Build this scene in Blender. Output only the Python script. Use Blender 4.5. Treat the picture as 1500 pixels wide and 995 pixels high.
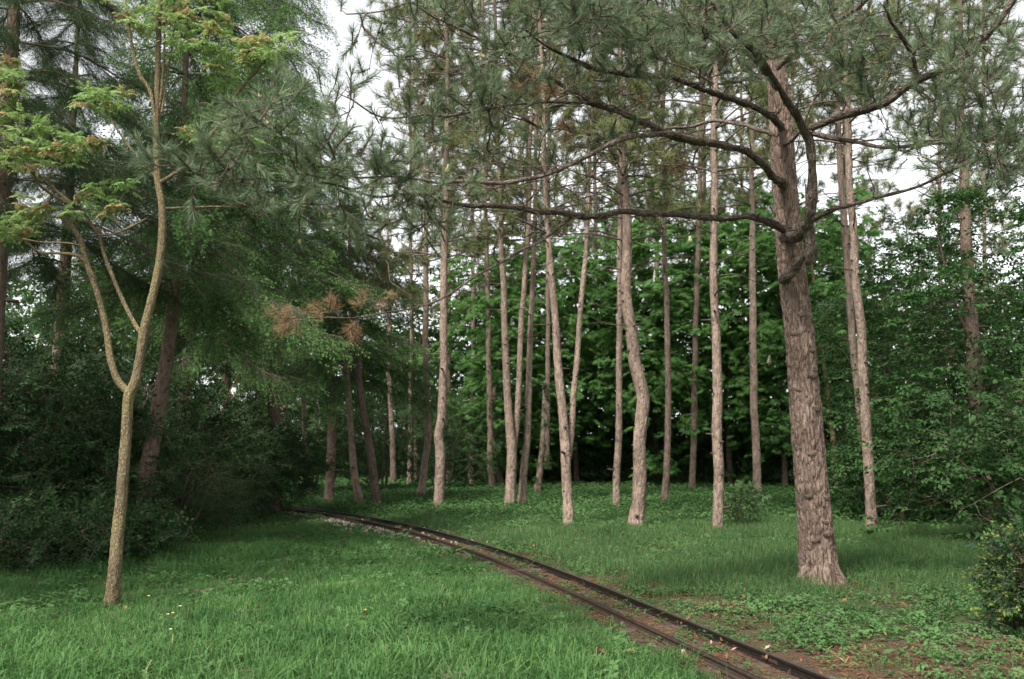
import bpy, math, random
import numpy as np
from mathutils import Vector

for _o in list(bpy.data.objects):
    bpy.data.objects.remove(_o, do_unlink=True)
SC = bpy.context.scene
COL = SC.collection
R = math.radians
rng = np.random.default_rng(7)
random.seed(7)

# ------------------------------------------------------------------ camera
FPX, PITCH, CAMH = 1458.0, R(5.97), 1.6
cam_d = bpy.data.cameras.new('camera')
cam = bpy.data.objects.new('camera', cam_d)
COL.objects.link(cam)
cam.location = (0, 0, CAMH)
cam.rotation_euler = (R(90) + PITCH, 0, 0)
cam_d.sensor_width = 36
cam_d.lens = 35
cam_d.clip_start = 0.05
cam_d.clip_end = 2000
cam_d.dof.use_dof = True
cam_d.dof.focus_distance = 11.0
cam_d.dof.aperture_fstop = 2.4
SC.camera = cam

# ------------------------------------------------------------------ sky, sun, exposure
SUN_EL, SUN_AZ = R(52), R(215)          # azimuth clockwise from +Y: behind the camera, to its left
w = bpy.data.worlds.new('World')
SC.world = w
w.use_nodes = True
nt = w.node_tree
bg = nt.nodes['Background']
sky = nt.nodes.new('ShaderNodeTexSky')
sky.sky_type = 'NISHITA'
sky.sun_disc = False
sky.sun_elevation = SUN_EL
sky.sun_rotation = SUN_AZ
sky.dust_density = 1.0
hsv = nt.nodes.new('ShaderNodeHueSaturation')
hsv.inputs['Saturation'].default_value = 0.10
hsv.inputs['Value'].default_value = 1.0
nt.links.new(sky.outputs[0], hsv.inputs['Color'])
nt.links.new(hsv.outputs[0], bg.inputs['Color'])
bg.inputs['Strength'].default_value = 0.06
sun_d = bpy.data.lights.new('sun', 'SUN')
sun_d.energy = 1.5
sun_d.angle = R(12)
sun_d.color = (1.0, 0.95, 0.88)
sun = bpy.data.objects.new('sun', sun_d)
COL.objects.link(sun)
sdir = Vector((math.sin(SUN_AZ) * math.cos(SUN_EL), math.cos(SUN_AZ) * math.cos(SUN_EL), math.sin(SUN_EL)))
sun.rotation_euler = sdir.to_track_quat('Z', 'Y').to_euler()
sun.location = sdir * 60
SC.view_settings.view_transform = 'Standard'
SC.view_settings.look = 'None'
SC.view_settings.exposure = 2.42
SC.view_settings.gamma = 1.0
cy = SC.cycles
cy.max_bounces = 5
cy.diffuse_bounces = 2
cy.glossy_bounces = 2
cy.transmission_bounces = 3
cy.transparent_max_bounces = 4
cy.caustics_reflective = False
cy.caustics_refractive = False
cy.sample_clamp_indirect = 4.0
try:
    cy.use_denoising = True
    cy.denoiser = 'OPENIMAGEDENOISE'
    cy.denoising_input_passes = 'RGB_ALBEDO_NORMAL'
    cy.denoising_prefilter = 'ACCURATE'
except Exception:
    pass

# ------------------------------------------------------------------ helpers
CT, ST = math.cos(PITCH), math.sin(PITCH)

def ray(px, py):
    u = (px - 750.0) / FPX
    v = (497.5 - py) / FPX
    return np.array([u, CT - v * ST, ST + v * CT])

def P(px, py, Y):
    """the point at depth Y (metres in front of the camera) seen at a photograph pixel"""
    d = ray(px, py)
    return np.array([0, 0, CAMH]) + d * (Y / d[1])

def G(px, py, z=0.0):
    """the point of the level ground seen at a photograph pixel"""
    d = ray(px, py)
    return np.array([0, 0, CAMH]) + d * ((z - CAMH) / d[2])

def vnoise(p, seed=0):
    p = np.asarray(p, float)
    i = np.floor(p).astype(np.int64)
    f = p - i
    f = f * f * (3 - 2 * f)
    out = np.zeros(len(p))
    for dx in (0, 1):
        for dy in (0, 1):
            for dz in (0, 1):
                h = ((i[:, 0] + dx) * 374761393 + (i[:, 1] + dy) * 668265263 + (i[:, 2] + dz) * 2147483647 + seed * 1274126177) & 0xFFFFFFFF
                h = ((h ^ (h >> 13)) * 1274126177) & 0xFFFFFFFF
                h = (h ^ (h >> 16)) & 0xFFFF
                wgt = (f[:, 0] if dx else 1 - f[:, 0]) * (f[:, 1] if dy else 1 - f[:, 1]) * (f[:, 2] if dz else 1 - f[:, 2])
                out += wgt * (h / 65535.0)
    return out

def n2(x, y, s, seed=0):
    p = np.stack([np.asarray(x, float) * s, np.asarray(y, float) * s, np.zeros(np.shape(x))], -1)
    return 0.65 * vnoise(p, seed) + 0.35 * vnoise(p * 2.3 + 7.7, seed + 1)

def sstep(a, b, x):
    t = np.clip((x - a) / (b - a), 0, 1)
    return t * t * (3 - 2 * t)

def make_mesh(name, V, faces, mats, midx=None, attrs=None, smooth=False):
    """V (n,3); faces: list of int arrays (m,3) or (m,4)"""
    me = bpy.data.meshes.new(name)
    V = np.asarray(V, np.float32)
    me.vertices.add(len(V))
    me.vertices.foreach_set('co', V.ravel())
    loops, starts, pos = [], [], 0
    for F in faces:
        F = np.asarray(F, np.int32)
        if len(F) == 0:
            continue
        k = F.shape[1]
        loops.append(F.ravel())
        starts.append(pos + np.arange(len(F), dtype=np.int32) * k)
        pos += F.size
    if loops:
        L = np.concatenate(loops)
        S = np.concatenate(starts)
        me.loops.add(len(L))
        me.loops.foreach_set('vertex_index', L)
        me.polygons.add(len(S))
        me.polygons.foreach_set('loop_start', S)
        if midx is not None:
            me.polygons.foreach_set('material_index', np.asarray(midx, np.int32))
        me.polygons.foreach_set('use_smooth', np.full(len(S), bool(smooth)))
    for m in mats:
        me.materials.append(m)
    for k, a in (attrs or {}).items():
        a = np.asarray(a)
        if a.ndim == 2:
            at = me.attributes.new(k, 'FLOAT_VECTOR', 'POINT')
            at.data.foreach_set('vector', a.astype(np.float32).ravel())
        elif a.dtype.kind == 'i':
            at = me.attributes.new(k, 'INT', 'POINT')
            at.data.foreach_set('value', a.astype(np.int32))
        else:
            at = me.attributes.new(k, 'FLOAT', 'POINT')
            at.data.foreach_set('value', a.astype(np.float32))
    me.update(calc_edges=True)
    return me

class Geo:
    """collects pieces of geometry that become ONE mesh"""
    def __init__(s):
        s.V, s.T, s.Q, s.mt, s.mq, s.B, s.n = [], [], [], [], [], [], 0
    def add(s, V, T=None, Q=None, m=0, bk=None):
        V = np.asarray(V, float)
        s.V.append(V)
        s.B.append(V if bk is None else bk)
        if T is not None and len(T):
            T = np.asarray(T, int)
            s.T.append(T + s.n)
            s.mt.append(np.full(len(T), m))
        if Q is not None and len(Q):
            Q = np.asarray(Q, int)
            s.Q.append(Q + s.n)
            s.mq.append(np.full(len(Q), m))
        s.n += len(V)
    def mesh(s, name, mats, base=(0, 0, 0), smooth=True):
        V = np.concatenate(s.V) - np.asarray(base, float)
        fs, mi = [], []
        if s.T:
            fs.append(np.concatenate(s.T)); mi.append(np.concatenate(s.mt))
        if s.Q:
            fs.append(np.concatenate(s.Q)); mi.append(np.concatenate(s.mq))
        return make_mesh(name, V, fs, mats, np.concatenate(mi), {'bk': np.concatenate(s.B)}, smooth)

def thing(name, label, cat, base, group=None):
    o = bpy.data.objects.new(name, None)
    COL.objects.link(o)
    o.location = base
    o.empty_display_size = 0.2
    o['label'] = label
    o['category'] = cat
    if group:
        o['group'] = group
    return o

def part(name, me, parent=None, kind=None, loc=None, rot=None, scale=None):
    o = bpy.data.objects.new(name, me)
    COL.objects.link(o)
    if parent is not None:
        o.parent = parent
    if kind:
        o['kind'] = kind
    if loc is not None:
        o.location = loc
    if rot is not None:
        o.rotation_euler = rot
    if scale is not None:
        o.scale = (scale,) * 3 if np.isscalar(scale) else scale
    return o

def tag(o, label, cat, group=None):
    o['label'] = label
    o['category'] = cat
    if group:
        o['group'] = group
    return o

def spline(pts, step=0.15):
    """Catmull-Rom through rows of pts (any number of columns), resampled about every step metres"""
    pts = np.asarray(pts, float)
    if len(pts) < 2:
        return pts
    q = np.vstack([2 * pts[0] - pts[1], pts, 2 * pts[-1] - pts[-2]])
    out = []
    for i in range(1, len(q) - 2):
        k = max(2, int(np.linalg.norm(q[i + 1, :3] - q[i, :3]) / step))
        t = np.linspace(0, 1, k, endpoint=False)[:, None]
        a, b, c, d = q[i - 1], q[i], q[i + 1], q[i + 2]
        out.append(0.5 * (2 * b + (c - a) * t + (2 * a - 5 * b + 4 * c - d) * t * t + (3 * b - a - 3 * c + d) * t ** 3))
    out.append(pts[-1:])
    return np.concatenate(out)

def frames(pts):
    t = np.gradient(pts, axis=0)
    t /= np.linalg.norm(t, axis=1)[:, None] + 1e-9
    n = np.cross(t[0], [0.31, 0.17, 0.93] if abs(t[0][2]) < 0.8 else [0.95, 0.3, 0.05])
    n /= np.linalg.norm(n) + 1e-9
    N = np.zeros_like(pts)
    for i in range(len(pts)):
        n = n - t[i] * np.dot(n, t[i])
        n /= np.linalg.norm(n) + 1e-9
        N[i] = n
    return t, N, np.cross(t, N)

def tube(pts, rad, sides=6, cap=True, disp=None):
    """returns V, Q, T, bk for a tube along pts"""
    pts = np.asarray(pts, float)
    rad = np.asarray(rad, float)
    t, N, Bn = frames(pts)
    a = np.linspace(0, 2 * math.pi, sides, endpoint=False)
    ca, sa = np.cos(a), np.sin(a)
    s = np.concatenate([[0], np.cumsum(np.linalg.norm(np.diff(pts, axis=0), axis=1))])
    r = np.repeat(rad[:, None], sides, 1)
    R0 = max(rad[0] * 0.5 + rad[-1] * 0.5, 0.004)
    bk = np.stack([np.repeat((ca * R0)[None], len(pts), 0), np.repeat((sa * R0)[None], len(pts), 0), np.repeat(s[:, None], sides, 1)], -1)
    if disp is not None:
        r = r + disp(bk.reshape(-1, 3), np.repeat(rad, sides)).reshape(len(pts), sides)
    V = pts[:, None] + r[..., None] * (ca[None, :, None] * N[:, None] + sa[None, :, None] * Bn[:, None])
    n = len(pts)
    i = np.arange(n - 1)[:, None] * sides
    j = np.arange(sides)[None]
    j2 = (j + 1) % sides
    Q = np.stack([i + j, i + j2, i + sides + j2, i + sides + j], -1).reshape(-1, 4)
    V = V.reshape(-1, 3)
    bk = bk.reshape(-1, 3)
    T = np.zeros((0, 3), int)
    if cap:
        V = np.vstack([V, pts[-1] + t[-1] * rad[-1] * 0.5])
        bk = np.vstack([bk, bk[-1]])
        e = (n - 1) * sides
        T = np.stack([e + np.arange(sides), e + (np.arange(sides) + 1) % sides, np.full(sides, len(V) - 1)], -1)
    return V, Q, T, bk

def addtube(g, pts, rad, sides=6, m=0, disp=None):
    V, Q, T, bk = tube(pts, rad, sides, True, disp)
    g.add(V, T, Q, m, bk)

# ------------------------------------------------------------------ materials
def nodes(name):
    m = bpy.data.materials.new(name)
    m.use_nodes = True
    t = m.node_tree
    t.nodes.clear()
    out = t.nodes.new('ShaderNodeOutputMaterial')
    return m, t, out

def N(t, kind, **kw):
    n = t.nodes.new(kind)
    for k, v in kw.items():
        if k.startswith('i_'):
            n.inputs[k[2:].replace('_', ' ')].default_value = v
        else:
            setattr(n, k, v)
    return n

def ramp(t, fac, stops):
    r = t.nodes.new('ShaderNodeValToRGB')
    e = r.color_ramp.elements
    while len(e) < len(stops):
        e.new(0.5)
    for k, (p, c) in enumerate(stops):
        e[k].position = p
        e[k].color = (*c, 1)
    t.links.new(fac, r.inputs[0])
    return r.outputs[0]

def leaf_mat(name, c1, c2, transl=0.3, rough=0.45, spec=0.35, tcol=None):
    m, t, out = nodes(name)
    oi = N(t, 'ShaderNodeObjectInfo')
    geo = N(t, 'ShaderNodeNewGeometry')
    no = N(t, 'ShaderNodeTexNoise', i_Scale=0.9, i_Detail=3.0)
    t.links.new(geo.outputs['Position'], no.inputs['Vector'])
    ma = N(t, 'ShaderNodeMath', operation='MULTIPLY_ADD')
    t.links.new(oi.outputs['Random'], ma.inputs[0])
    ma.inputs[1].default_value = 0.5
    mr = N(t, 'ShaderNodeMapRange')
    mr.inputs[1].default_value = 0.3; mr.inputs[2].default_value = 0.7
    mr.inputs[3].default_value = 0.0; mr.inputs[4].default_value = 0.5
    t.links.new(no.outputs[0], mr.inputs[0])
    t.links.new(mr.outputs[0], ma.inputs[2])
    col = ramp(t, ma.outputs[0], [(0.0, c1), (1.0, c2)])
    b = N(t, 'ShaderNodeBsdfPrincipled')
    b.inputs['Roughness'].default_value = rough + 0.1
    b.inputs['Specular IOR Level'].default_value = spec * 0.4
    t.links.new(col, b.inputs['Base Color'])
    if transl > 0:
        tr = N(t, 'ShaderNodeBsdfTranslucent')
        hs = N(t, 'ShaderNodeHueSaturation', i_Saturation=1.1, i_Value=1.3)
        t.links.new(col, hs.inputs['Color'])
        t.links.new(hs.outputs[0], tr.inputs['Color'])
        mx = N(t, 'ShaderNodeMixShader')
        mx.inputs[0].default_value = transl
        t.links.new(b.outputs[0], mx.inputs[1])
        t.links.new(tr.outputs[0], mx.inputs[2])
        t.links.new(mx.outputs[0], out.inputs[0])
    else:
        t.links.new(b.outputs[0], out.inputs[0])
    return m

def bark_mat(name, dark, mid, light, su=26.0, sv=7.0, bump=0.6, moss=None, dist=0.02):
    m, t, out = nodes(name)
    at = N(t, 'ShaderNodeAttribute', attribute_name='bk')
    mp = N(t, 'ShaderNodeMapping')
    mp.inputs['Scale'].default_value = (su, su, sv)
    t.links.new(at.outputs['Vector'], mp.inputs[0])
    geo = N(t, 'ShaderNodeNewGeometry')
    n1 = N(t, 'ShaderNodeTexNoise', i_Scale=1.0, i_Detail=6.0, i_Roughness=0.65)
    n1.inputs['Distortion'].default_value = 0.6
    t.links.new(mp.outputs[0], n1.inputs['Vector'])
    vo = N(t, 'ShaderNodeTexVoronoi', feature='DISTANCE_TO_EDGE')
    vo.inputs['Scale'].default_value = 1.0
    nv = N(t, 'ShaderNodeMixRGB', blend_type='ADD')
    nv.inputs[0].default_value = 0.7
    t.links.new(mp.outputs[0], nv.inputs[1])
    t.links.new(n1.outputs['Color'], nv.inputs[2])
    t.links.new(nv.outputs[0], vo.inputs['Vector'])
    n2_ = N(t, 'ShaderNodeTexNoise', i_Scale=3.2, i_Detail=4.0)
    t.links.new(geo.outputs['Position'], n2_.inputs['Vector'])
    n3 = N(t, 'ShaderNodeTexNoise', i_Scale=75.0, i_Detail=4.0, i_Roughness=0.7)
    t.links.new(geo.outputs['Position'], n3.inputs['Vector'])
    ad = N(t, 'ShaderNodeMath', operation='ADD')
    t.links.new(n1.outputs[0], ad.inputs[0])
    sc3 = N(t, 'ShaderNodeMath', operation='MULTIPLY_ADD')
    t.links.new(n3.outputs[0], sc3.inputs[0])
    sc3.inputs[1].default_value = 0.8; sc3.inputs[2].default_value = -0.4
    t.links.new(sc3.outputs[0], ad.inputs[1])
    col = ramp(t, ad.outputs[0], [(0.22, dark), (0.48, mid), (0.8, light)])
    if moss:
        mr = N(t, 'ShaderNodeMapRange')
        mr.inputs[1].default_value = 0.5; mr.inputs[2].default_value = 0.72
        mr.inputs[4].default_value = 0.6
        t.links.new(n2_.outputs[0], mr.inputs[0])
        mx = N(t, 'ShaderNodeMixRGB')
        mx.inputs[2].default_value = (*moss, 1)
        t.links.new(mr.outputs[0], mx.inputs[0])
        t.links.new(col, mx.inputs[1])
        col = mx.outputs[0]
    hs = N(t, 'ShaderNodeHueSaturation')
    mr2 = N(t, 'ShaderNodeMapRange')
    mr2.inputs[1].default_value = 0.3; mr2.inputs[2].default_value = 0.7
    mr2.inputs[3].default_value = 0.72; mr2.inputs[4].default_value = 1.25
    t.links.new(n2_.outputs[0], mr2.inputs[0])
    oi = N(t, 'ShaderNodeObjectInfo')
    rv = N(t, 'ShaderNodeMath', operation='MULTIPLY_ADD')
    t.links.new(oi.outputs['Random'], rv.inputs[0])
    rv.inputs[1].default_value = 0.45; rv.inputs[2].default_value = 0.72
    rm = N(t, 'ShaderNodeMath', operation='MULTIPLY')
    t.links.new(rv.outputs[0], rm.inputs[0]); t.links.new(mr2.outputs[0], rm.inputs[1])
    t.links.new(rm.outputs[0], hs.inputs['Value'])
    t.links.new(col, hs.inputs['Color'])
    b = N(t, 'ShaderNodeBsdfPrincipled')
    b.inputs['Roughness'].default_value = 0.9
    b.inputs['Specular IOR Level'].default_value = 0.15
    t.links.new(hs.outputs[0], b.inputs['Base Color'])
    hm = N(t, 'ShaderNodeMapRange')
    hm.inputs[1].default_value = 0.0; hm.inputs[2].default_value = 0.22
    t.links.new(vo.outputs['Distance'], hm.inputs[0])
    h2 = N(t, 'ShaderNodeMath', operation='MULTIPLY_ADD')
    t.links.new(n3.outputs[0], h2.inputs[0])
    h2.inputs[1].default_value = 0.5
    t.links.new(hm.outputs[0], h2.inputs[2])
    h3 = N(t, 'ShaderNodeMath', operation='ADD')
    t.links.new(h2.outputs[0], h3.inputs[0])
    t.links.new(n1.outputs[0], h3.inputs[1])
    bp = N(t, 'ShaderNodeBump')
    bp.inputs['Strength'].default_value = bump
    bp.inputs['Distance'].default_value = dist
    t.links.new(h3.outputs[0], bp.inputs['Height'])
    t.links.new(bp.outputs[0], b.inputs['Normal'])
    t.links.new(b.outputs[0], out.inputs[0])
    return m

def plain_mat(name, c1, c2, rough=0.8, metal=0.0, scale=20.0, spec=0.3, bump=0.2):
    m, t, out = nodes(name)
    geo = N(t, 'ShaderNodeNewGeometry')
    no = N(t, 'ShaderNodeTexNoise', i_Scale=scale, i_Detail=5.0, i_Roughness=0.65)
    t.links.new(geo.outputs['Position'], no.inputs['Vector'])
    col = ramp(t, no.outputs[0], [(0.3, c1), (0.7, c2)])
    b = N(t, 'ShaderNodeBsdfPrincipled')
    b.inputs['Roughness'].default_value = rough
    b.inputs['Metallic'].default_value = metal
    b.inputs['Specular IOR Level'].default_value = spec
    t.links.new(col, b.inputs['Base Color'])
    bp = N(t, 'ShaderNodeBump')
    bp.inputs['Strength'].default_value = bump
    bp.inputs['Distance'].default_value = 0.01
    t.links.new(no.outputs[0], bp.inputs['Height'])
    t.links.new(bp.outputs[0], b.inputs['Normal'])
    t.links.new(b.outputs[0], out.inputs[0])
    return m

M = {}
M['pine_bark'] = bark_mat('pine_bark', (0.080, 0.052, 0.040), (0.31, 0.218, 0.170), (0.52, 0.42, 0.345), 22, 6, 1.0, None, 0.025)
M['slim_bark'] = bark_mat('slim_pine_bark', (0.075, 0.052, 0.040), (0.245, 0.180, 0.140), (0.42, 0.335, 0.275), 24, 7, 0.7, None, 0.018)
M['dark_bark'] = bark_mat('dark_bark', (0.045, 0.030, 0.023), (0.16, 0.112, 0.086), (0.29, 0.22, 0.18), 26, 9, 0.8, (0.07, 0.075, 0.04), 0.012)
M['twig'] = bark_mat('branch_bark', (0.035, 0.026, 0.021), (0.105, 0.078, 0.062), (0.24, 0.19, 0.16), 60, 26, 0.8, None, 0.006)
M['limb'] = bark_mat('limb_bark', (0.034, 0.025, 0.020), (0.155, 0.118, 0.094), (0.38, 0.315, 0.265), 30, 12, 1.0, None, 0.02)
M['sap_bark'] = bark_mat('sapling_bark', (0.060, 0.042, 0.026), (0.205, 0.155, 0.090), (0.42, 0.36, 0.24), 70, 22, 1.0, (0.17, 0.155, 0.05), 0.012)
M['knot'] = plain_mat('knot_wood', (0.03, 0.02, 0.016), (0.09, 0.062, 0.05), 0.9, 0, 60)
M['needle'] = leaf_mat('pine_needles', (0.065, 0.105, 0.052), (0.175, 0.225, 0.125), 0.08, 0.4, 0.4)
M['needle_far'] = leaf_mat('far_pine_needles', (0.075, 0.105, 0.042), (0.19, 0.20, 0.085), 0.10, 0.5, 0.3)
M['dead'] = leaf_mat('dead_needles', (0.19, 0.115, 0.066), (0.37, 0.245, 0.15), 0.15, 0.7, 0.1)
M['bud'] = plain_mat('bud', (0.50, 0.40, 0.16), (0.72, 0.62, 0.34), 0.7, 0, 60)
M['cone'] = plain_mat('cone', (0.05, 0.032, 0.022), (0.15, 0.10, 0.07), 0.8, 0, 50)
M['spruce'] = leaf_mat('spruce_needles', (0.024, 0.060, 0.022), (0.068, 0.122, 0.045), 0.15, 0.5, 0.3)
M['spruce_tip'] = leaf_mat('spruce_young_tips', (0.125, 0.25, 0.080), (0.22, 0.36, 0.13), 0.3, 0.5, 0.3)
M['chestnut'] = leaf_mat('chestnut_leaf', (0.060, 0.150, 0.038), (0.125, 0.25, 0.068), 0.48, 0.42, 0.4)
M['blossom'] = plain_mat('blossom', (0.72, 0.68, 0.48), (0.85, 0.82, 0.66), 0.8, 0, 30)
M['broad'] = leaf_mat('broad_leaf', (0.022, 0.065, 0.020), (0.06, 0.135, 0.038), 0.3, 0.42, 0.4)
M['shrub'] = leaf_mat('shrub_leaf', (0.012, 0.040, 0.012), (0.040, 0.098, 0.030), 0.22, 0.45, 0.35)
M['yew'] = leaf_mat('yew_shade_needles', (0.018, 0.050, 0.016), (0.052, 0.102, 0.034), 0.12, 0.5, 0.3)
M['sapleaf'] = leaf_mat('sapling_leaf', (0.15, 0.25, 0.085), (0.28, 0.37, 0.15), 0.4, 0.5, 0.3)
M['bronze'] = leaf_mat('young_bronze_leaf', (0.30, 0.27, 0.12), (0.44, 0.34, 0.20), 0.4, 0.5, 0.3)
M['grass'] = leaf_mat('grass_blade', (0.032, 0.098, 0.028), (0.120, 0.228, 0.072), 0.3, 0.42, 0.4)
M['grass2'] = leaf_mat('fine_grass_blade', (0.045, 0.105, 0.036), (0.105, 0.185, 0.065), 0.3, 0.45, 0.35)
M['herb'] = leaf_mat('herb_leaf', (0.040, 0.10, 0.032), (0.105, 0.195, 0.068), 0.28, 0.45, 0.35)
M['far'] = leaf_mat('far_leaf', (0.03, 0.075, 0.028), (0.085, 0.155, 0.055), 0.3, 0.5, 0.3)
M['yellow_leaf'] = leaf_mat('yellowish_shrub_leaf', (0.08, 0.13, 0.03), (0.20, 0.24, 0.05), 0.35, 0.5, 0.3)
M['maple'] = leaf_mat('maple_leaf', (0.035, 0.085, 0.05), (0.06, 0.125, 0.075), 0.25, 0.45, 0.4)
M['rail'] = plain_mat('rail_steel', (0.030, 0.024, 0.022), (0.060, 0.048, 0.042), 0.42, 0.75, 30, 0.5, 0.15)
M['rail_rust'] = plain_mat('rusty_rail', (0.026, 0.018, 0.014), (0.065, 0.042, 0.030), 0.8, 0.1, 26, 0.3, 0.3)
M['railtop'] = plain_mat('worn_rail_head', (0.10, 0.095, 0.095), (0.19, 0.18, 0.18), 0.38, 0.8, 40, 0.5, 0.05)
M['sleeper'] = plain_mat('sleeper_wood', (0.035, 0.026, 0.020), (0.10, 0.075, 0.06), 0.85, 0, 22)
M['stone'] = plain_mat('ballast_stone', (0.22, 0.175, 0.145), (0.44, 0.37, 0.31), 0.9, 0, 9)
M['litter'] = leaf_mat('brown_litter', (0.11, 0.055, 0.028), (0.25, 0.135, 0.075), 0.05, 0.8, 0.1)
M['white'] = plain_mat('white_petal', (0.80, 0.80, 0.78), (0.84, 0.84, 0.82), 0.7)
M['yellow'] = plain_mat('yellow_petal', (0.75, 0.52, 0.02), (0.82, 0.62, 0.05), 0.7)
M['red'] = plain_mat('red_petal', (0.62, 0.05, 0.10), (0.75, 0.10, 0.16), 0.6)
M['dryleaf'] = plain_mat('dry_leaf', (0.28, 0.16, 0.115), (0.42, 0.27, 0.20), 0.8)

# ------------------------------------------------------------------ the railway line (measured on the photograph, plane of the rail heads)
RH = 0.07
r_px = [(1215, 996), (1133, 962), (1040, 922), (950, 884), (850, 848), (750, 810), (650, 781), (600, 770), (520, 753), (430, 742)]
l_px = [(1111, 996), (993, 935), (900, 890), (850, 870), (730, 822), (650, 793), (600, 779), (540, 763)]
rp = np.array([G(x, y, RH)[:2] for x, y in r_px])
lp = np.array([G(x, y, RH)[:2] for x, y in l_px])
GAUGE = 0.44
co = np.polyfit(rp[:, 1], rp[:, 0], 3)
ys = np.linspace(5.2, 23.0, 120)
track = np.stack([np.polyval(co, ys), ys], -1)
d0 = track[1] - track[0]; d0 /= np.linalg.norm(d0)
near = np.stack([track[0] - d0 * k for k in np.linspace(9, 0.15, 50)])
d1 = track[-1] - track[-2]; d1 /= np.linalg.norm(d1)
far, p_, a_ = [], track[-1].copy(), math.atan2(d1[1], d1[0])
for k in range(90):
    a_ += 0.15 / 24.0
    p_ = p_ + 0.15 * np.array([math.cos(a_), math.sin(a_)])
    far.append(p_.copy())
RAILR = np.vstack([near, track, np.array(far)])
tg = np.gradient(RAILR, axis=0); tg /= np.linalg.norm(tg, axis=1)[:, None]
nl = np.stack([-tg[:, 1], tg[:, 0]], -1)
TRACK = RAILR + nl * GAUGE / 2
RAILL = RAILR + nl * GAUGE

def track_dist(x, y):
    """signed distance to the centre of the track: left of it negative"""
    x = np.asarray(x, float); y = np.asarray(y, float)
    out = np.zeros(len(x))
    for s in range(0, len(x), 20000):
        dx = x[s:s + 20000, None] - TRACK[None, :, 0]
        dy = y[s:s + 20000, None] - TRACK[None, :, 1]
        d2 = dx * dx + dy * dy
        k = d2.argmin(1)
        i = np.arange(len(k))
        side = dx[i, k] * nl[k, 0] + dy[i, k] * nl[k, 1]
        out[s:s + 20000] = np.sqrt(d2[i, k]) * np.where(side > 0, -1, 1)
    return out

def hgt(x, y):
    x = np.asarray(x, float); y = np.asarray(y, float)
    return 0.05 * (n2(x, y, 0.5, 3) - 0.5) + 0.03 * (n2(x, y, 2.1, 5) - 0.5) - 0.01

def litter(x, y):
    """how much bare brown needle litter shows, 0..1"""
    x = np.asarray(x, float); y = np.asarray(y, float)
    d = track_dist(x, y)
    n = n2(x, y, 0.9, 11)
    bed = sstep(0.46, 0.3, np.abs(d)) * 0.65
    right = sstep(0.2, 0.5, d) * sstep(16, 7.0, y) * sstep(0.52, 0.74, n) * 0.6
    patch = sstep(1.6, 0.5, np.hypot((x - 0.6) / 1.6, (y - 16.0) / 2.4)) * sstep(0.3, 0.6, n)
    patch2 = sstep(1.3, 0.4, np.hypot((x - 1.9) / 1.1, (y - 12.2) / 1.8)) * sstep(0.35, 0.6, n)
    base = sstep(1.3, 0.3, np.hypot(x - 3.75, y - 11.4))
    corner = 0.7 * sstep(1.5, 0.6, np.hypot((x - 3.9) / 1.6, (y - 7.2) / 1.2))
    lft = sstep(1.2, 0.4, np.hypot((x + 4.6) / 1.6, (y - 13.2) / 0.5)) * 0.8
    under = sstep(-0.32, -0.42, x / np.maximum(y, 1)) * sstep(12.0, 14.5, y)
    far_ = 0.0 * y
    return np.clip(np.maximum.reduce([bed, right, patch, patch2, base, corner, lft, under, far_]), 0, 1)

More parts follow.
